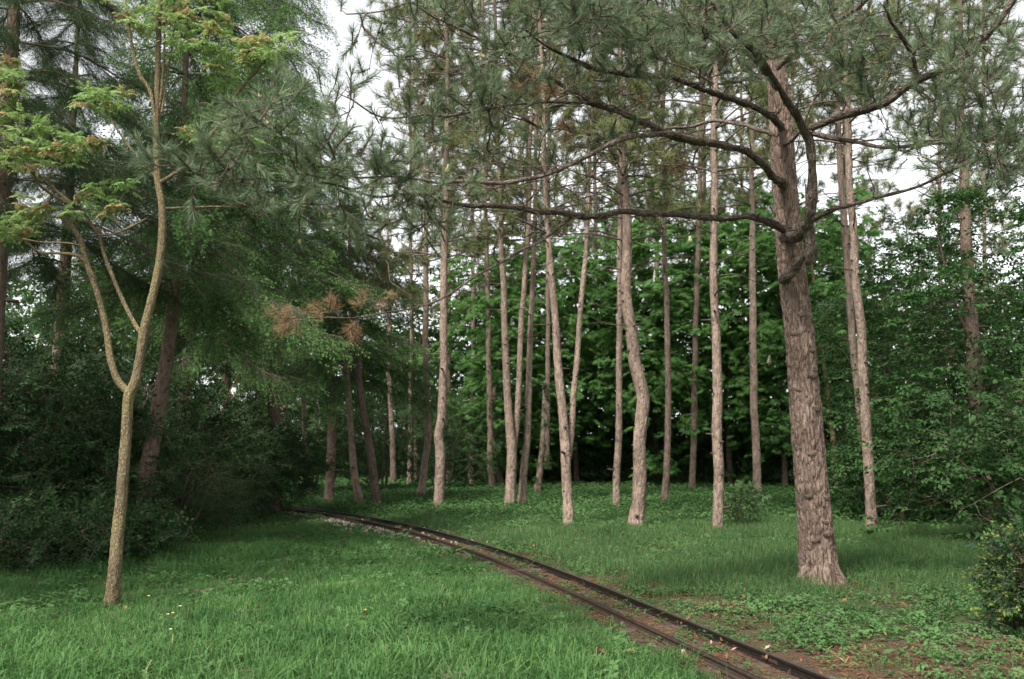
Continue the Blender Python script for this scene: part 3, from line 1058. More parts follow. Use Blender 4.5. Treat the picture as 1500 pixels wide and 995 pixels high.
# ------------------------------------------------------------------ the railway
def build_track():
    t = thing('railway_track', 'narrow gauge railway track with two dark steel rails curving left through the grass', 'railway track', (TRACK[0][0], TRACK[0][1], 0))
    base = np.array([TRACK[0][0], TRACK[0][1], 0])
    prof = np.array([[-0.038, 0], [0.038, 0], [0.038, 0.010], [0.009, 0.020], [0.007, 0.066], [0.021, 0.074], [0.021, 0.092], [0.016, 0.098], [-0.016, 0.098], [-0.021, 0.092], [-0.021, 0.074], [-0.007, 0.066], [-0.009, 0.020], [-0.038, 0.010]])
    prof = prof * 0.72
    mi_row = [0, 0, 0, 0, 0, 0, 0, 1, 0, 0, 0, 0, 0, 0]
    for line, sm in ((RAILR, M['rail']), (RAILL, M['rail_rust'])):
        pts = line[::2]
        tt = np.gradient(pts, axis=0); tt /= np.linalg.norm(tt, axis=1)[:, None]
        nn = np.stack([tt[:, 1], -tt[:, 0]], -1)
        k = len(prof); n = len(pts)
        V = np.zeros((n, k, 3))
        V[:, :, :2] = pts[:, None] + nn[:, None] * prof[None, :, :1]
        V[:, :, 2] = prof[None, :, 1] + 0.004
        i = np.arange(n - 1)[:, None] * k
        j = np.arange(k)[None]; j2 = (j + 1) % k
        Q = np.stack([i + j, i + j2, i + k + j2, i + k + j], -1).reshape(-1, 4)
        mi = np.tile(mi_row, n - 1)
        me = make_mesh('rail', V.reshape(-1, 3) - base, [Q], [sm, M['railtop'] if sm is M['rail'] else M['rail']], mi)
        part('rail', me, t)
    # sleepers: one shared timber, laid every half metre
    g = Geo()
    lx, ly, lz = 0.92, 0.15, 0.10
    xs = np.linspace(-lx / 2, lx / 2, 8)
    ring = np.array([[-ly / 2, 0], [ly / 2, 0], [ly / 2, lz * 0.85], [ly / 2 - 0.012, lz], [-ly / 2 + 0.012, lz], [-ly / 2, lz * 0.85]])
    V = np.array([[x, r[0] + rng.normal() * 0.003, r[1] + rng.normal() * 0.003] for x in xs for r in ring])
    k = 6
    i = np.arange(7)[:, None] * k; j = np.arange(k)[None]; j2 = (j + 1) % k
    Q = np.stack([i + j, i + j2, i + k + j2, i + k + j], -1).reshape(-1, 4)
    Tc = [[0, a, a + 1] for a in range(1, 5)] + [[42, 42 + a + 1, 42 + a] for a in range(1, 5)]
    g.add(V, Tc, Q, 0)
    sm = g.mesh('sleeper', [M['sleeper']], smooth=False)
    s = np.concatenate([[0], np.cumsum(np.linalg.norm(np.diff(TRACK, axis=0), axis=1))])
    for q in np.arange(4.0, s[-1] - 9, 0.52):
        i = int(np.searchsorted(s, q))
        a = math.atan2(nl[i][1], nl[i][0])
        part('sleeper', sm, t, None, (TRACK[i][0] - base[0], TRACK[i][1] - base[1], -0.099 + rng.normal() * 0.006), (0, 0, a + rng.normal() * 0.03))
    # a pair of fishplates where the rails join
    gp = Geo()
    gp.add(np.array([[x, y, z] for x in (-0.16, 0.16) for y in (-0.006, 0.006) for z in (-0.018, 0.018)]), None, [[0, 1, 3, 2], [4, 6, 7, 5], [0, 4, 5, 1], [2, 3, 7, 6], [1, 5, 7, 3], [0, 2, 6, 4]], 0)
    for b in (-0.1, -0.04, 0.04, 0.1):
        addtube(gp, [[b, 0.004, 0], [b, 0.018, 0]], [0.010, 0.009], 6, 0)
    fm = gp.mesh('fishplate', [M['rail_rust']], smooth=False)
    for q in (11.2, 17.6, 24.0):
        for line, sd in ((RAILR, 1), (RAILL, -1)):
            i = int(np.searchsorted(s, q))
            a = math.atan2(tg[i][1], tg[i][0]) + (0 if sd > 0 else math.pi)
            o = nl[i] * 0.012 * sd
            part('fishplate', fm, t, None, (line[i][0] + o[0] - base[0], line[i][1] + o[1] - base[1], 0.036), (0, 0, a), 0.72)
build_track()

# ------------------------------------------------------------------ the large pine
def stubs(g, pts, rad, n, m=1):
    for _ in range(n):
        i = rng.integers(2, len(pts) - 2)
        a = rng.uniform(0, 2 * math.pi)
        d = np.array([math.cos(a), math.sin(a), rng.uniform(-0.1, 0.3)])
        l = rng.uniform(0.02, 0.05) if rng.random() < 0.8 else rng.uniform(0.08, 0.2)
        addtube(g, [pts[i] + d * rad[i] * 0.8, pts[i] + d * (rad[i] + l)], [rad[i] * 0.28, rad[i] * 0.17], 5, m)

def hero_pine():
    Y0 = 11.7
    base = G(1200, 851)
    Y0 = base[1]
    t = thing('pine_tree', 'large pine with thick rough trunk and low spreading branches beside the track', 'pine tree', base, 'pines in the glade')
    rows = [(1200, 858, 66), (1199, 835, 57), (1195, 780, 51), (1188, 700, 47.5), (1180, 600, 45.5), (1172, 500, 43), (1164, 430, 41.5), (1158, 380, 41), (1154, 330, 39), (1150, 280, 37), (1146, 220, 35.5), (1142, 160, 33.5), (1139, 120, 31), (1136, 60, 29), (1132, -40, 25), (1130, -150, 21), (1128, -300, 15), (1128, -420, 8)]
    pts, rad = pxpath(rows, Y0, step=0.021)
    def disp(bk, r):
        p = bk * [1, 1, 1]
        wv = (vnoise(p * [9, 9, 4], 21) - 0.5)[:, None] * [0.02, 0.02, 0.06]
        a = vnoise((p + wv) * [30, 30, 6.0], 22)
        b = vnoise((p + wv) * [52, 52, 13.0], 23)
        f = np.abs(2 * a - 1); h = np.abs(2 * b - 1)
        furrow = 1 - sstep(0.0, 0.30, f)
        furrow2 = 1 - sstep(0.0, 0.28, h)
        plate = vnoise(p * [34, 34, 9], 24)
        fine = vnoise(p * [120, 120, 60], 25)
        out = -0.016 * furrow - 0.010 * furrow2 + 0.012 * (plate - 0.5) + 0.006 * (fine - 0.5)
        return out * np.clip(r / 0.16, 0.2, 1.25)
    g = Geo()
    vis = pts[:, 2] < 8.2
    k = int(vis.sum())
    addtube(g, pts[:k], rad[:k], 150, 0, disp)
    addtube(g, pts[k - 2::4], rad[k - 2::4] * 0.98, 24, 0)
    # root flare
    for a, l in ((-2.8, 0.26), (-1.5, 0.2), (-0.6, 0.24), (2.2, 0.26)):
        d = np.array([math.cos(a), math.sin(a), 0])
        q = spline([[*(base + d * 0.10 + [0, 0, 0.24]), 0.07], [*(base + d * 0.22 + [0, 0, 0.08]), 0.062], [*(base + d * (0.2 + l * 0.35) + [0, 0, 0.0]), 0.05], [*(base + d * (0.2 + l * 0.6) + [0, 0, -0.06]), 0.03]], 0.025)
        addtube(g, q[:, :3], q[:, 3], 22, 0, disp)
    tr = part('trunk', g.mesh('trunk', [M['pine_bark']], base), t)
    # branch scars on the side that faces the track
    tt, Nn, Bb = frames(pts)
    for (px, py, sc) in [(1172, 462, 1.0), (1187, 551, 1.1), (1190, 600, 1.0), (1163, 571, .7), (1180, 664, .8), (1200, 730, .9), (1173, 725, .7), (1181, 790, .8), (1201, 781, 1.2), (1196, 764, .7), (1162, 490, .8), (1150, 410, .7), (1187, 515, .7), (1203, 690, .6)]:
        i = int(np.argmin(np.abs(pts[:, 2] - P(px, py, Y0)[2])))
        off = (px - (750 + FPX * pts[i][0] / pts[i][1])) * Y0 / FPX
        x = float(np.clip(off / rad[i], -0.92, 0.92))
        d = np.array([x, -math.sqrt(1 - x * x), 0])
        loc = pts[i] + d * (rad[i] + 0.004) - base
        e = aim(d[None], np.array([rng.normal() * 0.2]))[0]
        part('knot', KNOT, tr, None, loc, tuple(e), (sc * 0.5, sc * 1.15, sc * 0.62))
    # the limbs, drawn from the photograph, each with its own depth
    sk = Skel()
    B = [
        [(1152, 338, 20, 11.75), (1135, 330, 16, 11.45), (1108, 321, 13, 11.2), (1040, 319, 12, 10.7), (960, 312, 12.5, 10.2), (910, 311, 12, 9.9), (850, 315, 12, 9.5), (800, 312, 11.5, 9.1), (745, 303, 10.5, 8.7), (700, 301, 9.5, 8.3), (665, 294, 8, 8.0), (620, 285, 6, 7.6), (560, 287, 5, 7.2), (490, 275, 4, 6.9), (430, 265, 3.5, 6.6), (350, 262, 3, 6.4), (300, 268, 2, 6.3)],
        [(1148, 270, 20, 11.75), (1135, 258, 16, 11.3), (1100, 224, 15, 10.9), (1050, 209, 15, 10.5), (1000, 200, 15, 10.2), (940, 178, 14, 9.9), (880, 155, 12, 9.6), (840, 135, 10, 9.4), (800, 108, 9, 9.2), (770, 92, 6, 9.0), (730, 70, 4, 8.8)],
        [(1030, 206, 12, 10.35), (965, 197, 11.5, 9.9), (910, 207, 11, 9.5), (850, 235, 10, 9.1), (790, 258, 9, 8.7), (720, 269, 8, 8.3), (650, 268, 6.5, 7.9), (590, 262, 5, 7.4), (520, 262, 4, 7.0), (475, 235, 3.5, 6.7), (430, 215, 3, 6.5), (395, 178, 2.5, 6.3), (375, 150, 2, 6.2)],
        [(1145, 185, 17, 11.75), (1120, 165, 13, 11.1), (1070, 147, 12, 10.7), (1010, 123, 11, 10.3), (960, 110, 11, 10.0), (915, 108, 10, 9.8), (870, 97, 9, 9.5), (830, 80, 7, 9.2), (790, 62, 5, 8.9), (760, 40, 4, 8.6)],
        [(1150, 346, 26, 11.8), (1166, 344, 25, 11.35), (1180, 334, 22, 11.0), (1187, 316, 19.5, 10.8), (1190, 290, 18.5, 10.7), (1190, 250, 18, 10.6), (1186, 205, 18, 10.5), (1170, 170, 16, 10.3), (1150, 135, 13, 10.0), (1128, 105, 12, 9.8), (1095, 70, 10, 9.5), (1060, 35, 9, 9.2), (1030, -10, 8, 9.0), (1000, -60, 5, 8.7)],
        [(1188, 188, 16, 10.5), (1230, 171, 15, 10.3), (1290, 153, 15, 10.0), (1345, 117, 15, 9.7), (1400, 88, 14, 9.4), (1450, 50, 13, 9.2), (1490, 0, 11, 9.0), (1520, -60, 9, 8.9), (1540, -120, 5, 8.8)],
        [(1343, 118, 9, 9.7), (1338, 85, 9, 9.6), (1325, 58, 8, 9.5), (1300, 32, 7, 9.3), (1300, -5, 6, 9.1), (1310, -50, 4, 9.0)],
        [(1190, 196, 11, 10.5), (1230, 203, 9, 10.2), (1290, 213, 8.5, 9.9), (1340, 215, 8, 9.6), (1400, 205, 7, 9.3), (1460, 196, 5, 9.1), (1500, 200, 3, 9.0)],
        [(1187, 325, 11, 10.85), (1215, 309, 9, 10.5), (1250, 299, 8, 10.2), (1310, 286, 7.5, 9.9), (1350, 268, 6, 9.6), (1400, 250, 5, 9.3), (1450, 230, 3, 9.1)],
        [(1140, 130, 14, 11.4), (1110, 90, 11, 10.9), (1060, 55, 10, 10.4), (1000, 28, 9, 9.9), (940, 20, 7, 9.4), (880, 10, 5, 9.0), (820, -10, 4, 8.6)],
        [(1138, 100, 14, 11.6), (1180, 60, 12, 11.2), (1240, 20, 11, 10.8), (1300, -30, 9, 10.4), (1380, -80, 5, 10)],
        [(1135, 20, 14, 11.6), (1080, -60, 12, 11.0), (980, -130, 10, 10), (860, -160, 7, 9), (760, -170, 4, 8.2)],
        [(1132, -60, 12, 11.6), (1230, -150, 10, 11.2), (1360, -200, 8, 10.4), (1480, -210, 4, 9.6)],
        [(1184, 322, 18, 10.95), (1186, 345, 22, 10.98), (1187, 366, 22, 11.0), (1183, 386, 14, 11.05)],
        [(1148, 410, 22, 11.8), (1158, 399, 21, 11.48), (1170, 384, 18, 11.2), (1183, 372, 13, 11.05)],
        [(838, 318, 6, 9.45), (800, 345, 6, 9.3), (760, 370, 6, 9.1), (700, 404, 5.5, 8.8), (640, 440, 4.5, 8.5), (585, 456, 4, 8.2), (530, 464, 3.5, 7.9), (470, 466, 3, 7.6), (430, 468, 2, 7.4)],
        [(880, 152, 6, 9.6), (820, 150, 6, 9.3), (760, 150, 5.5, 9.0), (700, 165, 6, 8.7), (640, 172, 5, 8.4), (560, 172, 4, 8.1), (500, 143, 3, 7.8)],
        [(770, 90, 6, 9.0), (720, 62, 6, 8.7), (690, 55, 6, 8.5), (640, 30, 5, 8.2), (600, 3, 4, 8.0), (560, 18, 3, 7.9), (505, 20, 2.5, 7.8)],
        [(1140, 200, 10, 11.8), (1085, 182, 8, 12.2), (1040, 180, 7, 12.8), (960, 190, 5, 13.4), (900, 200, 3, 14)],
        [(1148, 214, 8, 11.8), (1165, 200, 7, 11.3), (1200, 140, 6, 11.2), (1240, 110, 5, 11.0), (1290, 95, 3, 10.8)],
    ]
    cols = []
    bm = [Geo() for _ in B]
    for i, rows_ in enumerate(B):
        p, r = pxpath(rows_, 10, step=0.05)
        f_ = np.minimum(1, np.arange(len(p)) / 8.0)[:, None]
        p = p + f_ * np.stack([vnoise(p * 2.3, 20 + i) - 0.5, vnoise(p * 2.3, 30 + i) - 0.5, vnoise(p * 2.9, 40 + i) - 0.5], -1) * [0.07, 0.10, 0.055]
        r = r * 0.76 * (0.84 + 0.28 * vnoise(p * 7.0, 50 + i))
        sk.path(p, r)
        addtube(bm[i], p, r, 16 if r[0] > 0.03 else 8, 0, wobble(60 + i, 0.34, 40, 12))
        ok_ = slice(6, None)
        if len(p) > 14:
            stubs(bm[i], p[ok_], r[ok_], int(len(p) * 0.22), 0)
        part('branch', bm[i].mesh('branch', [M['limb']], base), t)
    regs = [
        (1000, 40, 210, 62, 9.3, 1.6, 230), (840, 40, 110, 62, 8.8, 1.0, 105), (1240, 60, 140, 70, 9.8, 1.6, 180), (1420, 70, 100, 70, 9.2, 1.2, 100),
        (1440, 215, 85, 60, 9.0, 0.9, 95), (1345, 190, 70, 60, 9.5, 0.8, 35), (1440, 140, 80, 40, 9.1, .8, 30), (1490, 240, 50, 50, 8.8, .6, 25),
        (1250, 130, 60, 30, 9.9, .8, 16), (1080, 60, 90, 60, 9.6, 1.2, 40), (960, 95, 120, 40, 9.7, .9, 40),
        (400, 165, 62, 52, 6.3, .45, 20), (470, 225, 62, 50, 6.6, .45, 24), (325, 250, 85, 42, 6.3, .45, 26), (560, 245, 70, 36, 7.1, .5, 26),
        (440, 292, 140, 42, 6.6, .5, 36), (500, 150, 42, 40, 7.2, .4, 10), (610, 285, 80, 45, 7.5, .6, 26), (222, 225, 32, 30, 6.2, .25, 8), (360, 200, 60, 40, 6.3, .4, 12),
        (735, 70, 55, 48, 8.6, .5, 32), (600, 85, 90, 70, 8.0, .7, 14), (700, 160, 70, 36, 8.6, .6, 26), (620, 185, 90, 40, 8.3, .6, 20),
        (750, 225, 100, 45, 8.8, .8, 16), (650, 12, 110, 26, 8.2, .7, 22), (520, 40, 40, 40, 7.8, .3, 5),
        (900, 170, 80, 40, 9.6, .7, 12), (800, 120, 110, 30, 9.2, .6, 30), (1100, 100, 60, 30, 10.4, .6, 14), (640, 330, 70, 40, 7.9, .6, 12), (560, 330, 70, 36, 7.5, .5, 10),
        (1050, -90, 330, 80, 9.6, 2.2, 120), (1330, -120, 200, 80, 10, 2, 80), (800, -80, 120, 60, 8.7, 1.2, 40), (1120, -330, 160, 160, 11.6, 1.6, 90),
    ]
    regs = [(*q[:6], int(q[6] * (0.8 if q[1] < 110 else 0.9))) for q in regs]
    tips = cloud(regs)
    sk.grow(tips, 0.12, 0.12, 0.13)
    live = len(sk.tips)
    bare = cloud([(820, 250, 230, 90, 9.2, 1.2, 130), (980, 250, 110, 60, 10.4, .8, 40), (740, 350, 120, 70, 8.9, .7, 45), (900, 120, 200, 50, 9.6, 1.0, 60), (1180, 120, 80, 60, 10.6, .6, 20), (1290, 230, 90, 70, 9.9, .6, 34), (620, 110, 90, 80, 8.1, .6, 40), (560, 400, 100, 50, 8.1, .5, 12), (1060, 120, 90, 60, 10.2, .7, 24), (1380, 150, 90, 60, 9.4, .6, 26)])
    sk.grow(bare, 0.10, -0.15, 0.22)
    g = Geo()
    sk.geo(g, 0.0036, 2.5, 0.028, 5, 0, draw_paths=False)
    part('twigs', g.mesh('twigs', [M['twig']], base), t, 'stuff')
    ti = np.array(sk.tips[:live])
    pos = np.array([sk.p[i] for i in ti]); d = np.array([sk.d[i] for i in ti]) * 0.8 + [0, 0, 0.5] + rng.normal(size=(len(ti), 3)) * 0.25
    # older foliage a little behind each tip, so that a shoot is clothed for some length
    more = np.array([sk.par[i] for i in ti])
    keep = rng.random(len(more)) < 0.5
    pos2 = np.array([sk.p[i] for i in more])[keep] + rng.normal(size=(keep.sum(), 3)) * 0.02
    d2 = (np.array([sk.d[i] for i in more])[keep] + rng.normal(size=(keep.sum(), 3)) * 0.5 + [0, 0, 0.3])
    scatter('needles', 'pine_tuft', np.vstack([pos, pos2]), aim(np.vstack([d, d2])), np.concatenate([rng.uniform(0.85, 1.3, len(pos)), rng.uniform(0.7, 1.1, len(pos2))]), t, base)
    # brown dead tufts
    dp = cloud([(425, 464, 26, 18, 7.5, .15, 8), (475, 456, 22, 8, 7.65, .15, 5), (518, 480, 8, 22, 7.9, .12, 5), (802, 132, 26, 20, 9.2, .2, 12), (835, 190, 18, 16, 9.3, .2, 6), (760, 110, 24, 20, 8.9, .2, 7), (1010, 240, 40, 26, 10.4, .3, 6), (1180, 55, 60, 30, 10.2, .4, 8), (560, 430, 40, 20, 8.2, .2, 4)])
    n0 = len(sk.tips)
    sk.grow(dp, 0.1, -0.1, 0.15)
    dt = np.array(sk.tips[n0:])
    scatter('dead_needles', 'dead_tuft', np.array([sk.p[i] for i in dt]), aim(np.array([sk.d[i] for i in dt]) + rng.normal(size=(len(dt), 3)) * 0.35 - [0, 0, 0.25]), rng.uniform(0.8, 1.15, len(dt)), t, base)
    # cream buds at the ends of the nearer shoots, and cones on bare twigs
    near_ = np.where((pos[:, 1] < 9.8) & (pos[:, 2] < 6.5))[0]
    for i in rng.permutation(near_)[:60]:
        dd = d[i] / np.linalg.norm(d[i])
        part('bud', BUD, t, None, pos[i] + dd * 0.11 - base, tuple(aim(dd[None])[0]), rng.uniform(0.6, 1.0))
    bt = np.array(sk.tips[live:n0])
    for i in rng.permutation(bt)[:34]:
        dd = np.array(sk.d[i]) + [0, 0, -0.3]
        part('pine_cone', CONE, t, None, np.array(sk.p[i]) - base, tuple(aim(dd[None])[0]), rng.uniform(0.55, 0.85))
hero_pine()

# ------------------------------------------------------------------ slender pines
def slim_pine(label, stems, crown=(330, 2.0, 190), bark='slim_bark', group='pines in the glade', Y=None, dead=6, ivy=0, cat='pine tree', dead_tufts=0, tuft_scale=1.0, top=(60, -200, -330)):
    """stems: lists of (px, py, width) from the foot upward; crown: (lowest row of the photo with needles, radius, tufts)"""
    foot = stems[0][0]
    b = G(foot[0], foot[1]) if Y is None else P(foot[0], foot[1], Y)
    base = np.array([b[0], b[1], 0.0])
    Y = b[1]
    t = thing('pine_tree', label, cat, base, group)
    g = Geo()
    sk = Skel()
    sd = int(rng.integers(0, 999))
    for k, rows in enumerate(stems):
        rows = [[r[0], r[1], r[2] * 0.9] for r in rows]
        if k == 0:
            f = rows[0]
            rows = [[f[0], f[1] + 6, f[2] * 1.28]] + [[f[0] + (rows[1][0] - f[0]) * 0.12, f[1] - 12, f[2] * 1.04]] + rows[1:]
        end_ = rows[-1]
        if end_[1] > top[0]:
            pr = rows[-2]
            sl = (end_[0] - pr[0]) / (end_[1] - pr[1])
            rows += [[end_[0] + sl * (q - end_[1]) * a, q, end_[2] * b] for q, a, b in zip(top, (0.6, 0.5, 0.5), (0.72, 0.42, 0.15))]
        dy = 0.12 * k
        pts, rad = pxpath(rows, Y + dy, step=0.07)
        pts = pts + np.stack([vnoise(pts * [0, 0, 1.1], sd) - 0.5, vnoise(pts * [0, 0, 1.1] + 5, sd) - 0.5, np.zeros(len(pts))], -1) * 0.05
        def disp(bk, r, s=sd + k):
            q = vnoise(bk * [34, 34, 10], s)
            return r * (0.16 * (q - 0.5) + 0.10 * (vnoise(bk * [80, 80, 40], s + 1) - 0.5))
        addtube(g, pts, rad, 22, 0, disp)
        vis = pts[:, 2] < P(0, 150, Y)[2]
        stubs(g, pts[vis], rad[vis], int(26 * (1 if k == 0 else 0.6)))
        sk.path(pts, rad)
    part('trunk', g.mesh('trunk', [M[bark], M['knot']], base), t)
    py0, cr, nt = crown
    cr *= 1.15; nt = int(nt * 1.12)
    main = sk.paths[0][0]
    z0 = P(0, py0, Y)[2]
    z1 = main[-1][2] + 0.6
    def at_z(z):
        i = np.argmin(np.abs(main[:, 2] - z))
        return main[i]
    # whorls of limbs, then twigs to the tufts
    tips = []
    for _ in range(nt):
        f = rng.random() ** 1.05
        z = z0 + (z1 - z0) * f
        r = cr * (1 - 0.62 * f) * math.sqrt(rng.uniform(0.08, 1))
        a = rng.uniform(0, 2 * math.pi)
        c = at_z(z)
        tips.append([c[0] + r * math.cos(a), c[1] + r * math.sin(a), z + 0.22 * r + rng.normal() * 0.15])
    n_path = len(sk.p)
    lims = []
    for z in np.arange(z0 - 0.3, z1 - 0.6, 0.42):
        for q in range(rng.integers(2, 4)):
            a = rng.uniform(0, 2 * math.pi)
            c = at_z(z)
            L = cr * (1 - 0.6 * (z - z0) / (z1 - z0)) * rng.uniform(0.55, 0.95)
            d = np.array([math.cos(a), math.sin(a), 0])
            lims.append(spline([c, c + d * L * 0.4 + [0, 0, 0.10 * L], c + d * L * 0.75 + [0, 0, 0.12 * L], c + d * L + [0, 0, 0.28 * L]], 0.2))
    lens = rng.integers(0, len(lims), nt)
    tips = []
    for q in lens:
        l = lims[q]
        c = l[int((0.45 + 0.55 * rng.random()) * (len(l) - 1))]
        tips.append(c + rng.normal(size=3) * [0.26, 0.26, 0.12] + [0, 0, 0.12])
    gb = Geo()
    for l in lims:
        rr = np.linspace(0.022, 0.008, len(l))
        sk.path(l, rr)
        addtube(gb, l, rr, 6, 0)
    first = 0
    sk.grow(np.array(tips), 0.22, 0.12, 0.12)
    live = list(sk.tips)
    sk.geo(gb, 0.004, 2.4, 0.02, 4, 0, draw_paths=False)
    # bare dead limbs below the crown
    zz = np.linspace(max(1.9, z0 - 2.6), z0, max(dead, 1))
    for z in (zz if dead else []):
        a = rng.uniform(0, 2 * math.pi)
        z = z + rng.normal() * 0.15
        c = at_z(z)
        L = rng.uniform(0.35, 1.3)
        d = np.array([math.cos(a), math.sin(a), 0])
        l = spline([c, c + d * L * 0.5 + [0, 0, rng.uniform(-0.05, 0.12) * L], c + d * L + [0, 0, rng.uniform(-0.12, 0.3) * L]], 0.12)
        addtube(gb, l, np.linspace(0.016, 0.005, len(l)), 5, 0)
        if L > 0.8:
            m_ = l[len(l) // 2]
            e = m_ + d * 0.25 + rng.normal(size=3) * 0.15
            addtube(gb, [m_, e], [0.007, 0.003], 3, 0)
    part('branches', gb.mesh('branches', [M['twig']], base), t, 'stuff')
    pos = np.array([sk.p[i] for i in live]); d = np.array([sk.d[i] for i in live]) * 0.7 + [0, 0, 0.55] + rng.normal(size=(len(live), 3)) * 0.3
    k_ = rng.integers(0, len(pos), int(1.2 * len(pos)))
    pos = np.vstack([pos, pos[k_] + rng.normal(size=(len(k_), 3)) * 0.16]); d = np.vstack([d, d[k_] + rng.normal(size=(len(k_), 3)) * 0.5])
    scatter('needles', 'far_tuft', pos, aim(d), rng.uniform(0.9, 1.6, len(pos)) * tuft_scale, t, base)
    if dead_tufts:
        q = rng.integers(0, len(pos), dead_tufts)
        pp = pos[q]; pp = pp[np.argsort(pp[:, 2])]
        scatter('dead_needles', 'far_dead_tuft', pp + rng.normal(size=pp.shape) * 0.12, aim(rng.normal(size=pp.shape) - [0, 0, 0.3]), rng.uniform(0.8, 1.2, len(pp)), t, base)
    if ivy:
        n = ivy
        i = rng.integers(0, int(len(main) * 0.32), n)
        a = rng.uniform(0, 2 * math.pi, n)
        dr = np.stack([np.cos(a), np.sin(a), rng.uniform(-0.6, 0.5, n)], -1)
        scatter('ivy', 'ivy_spray', main[i] + dr * 0.07, aim(dr, rng.normal(size=n) * 0.4), rng.uniform(0.5, 1.0, n), t, base)
    return t

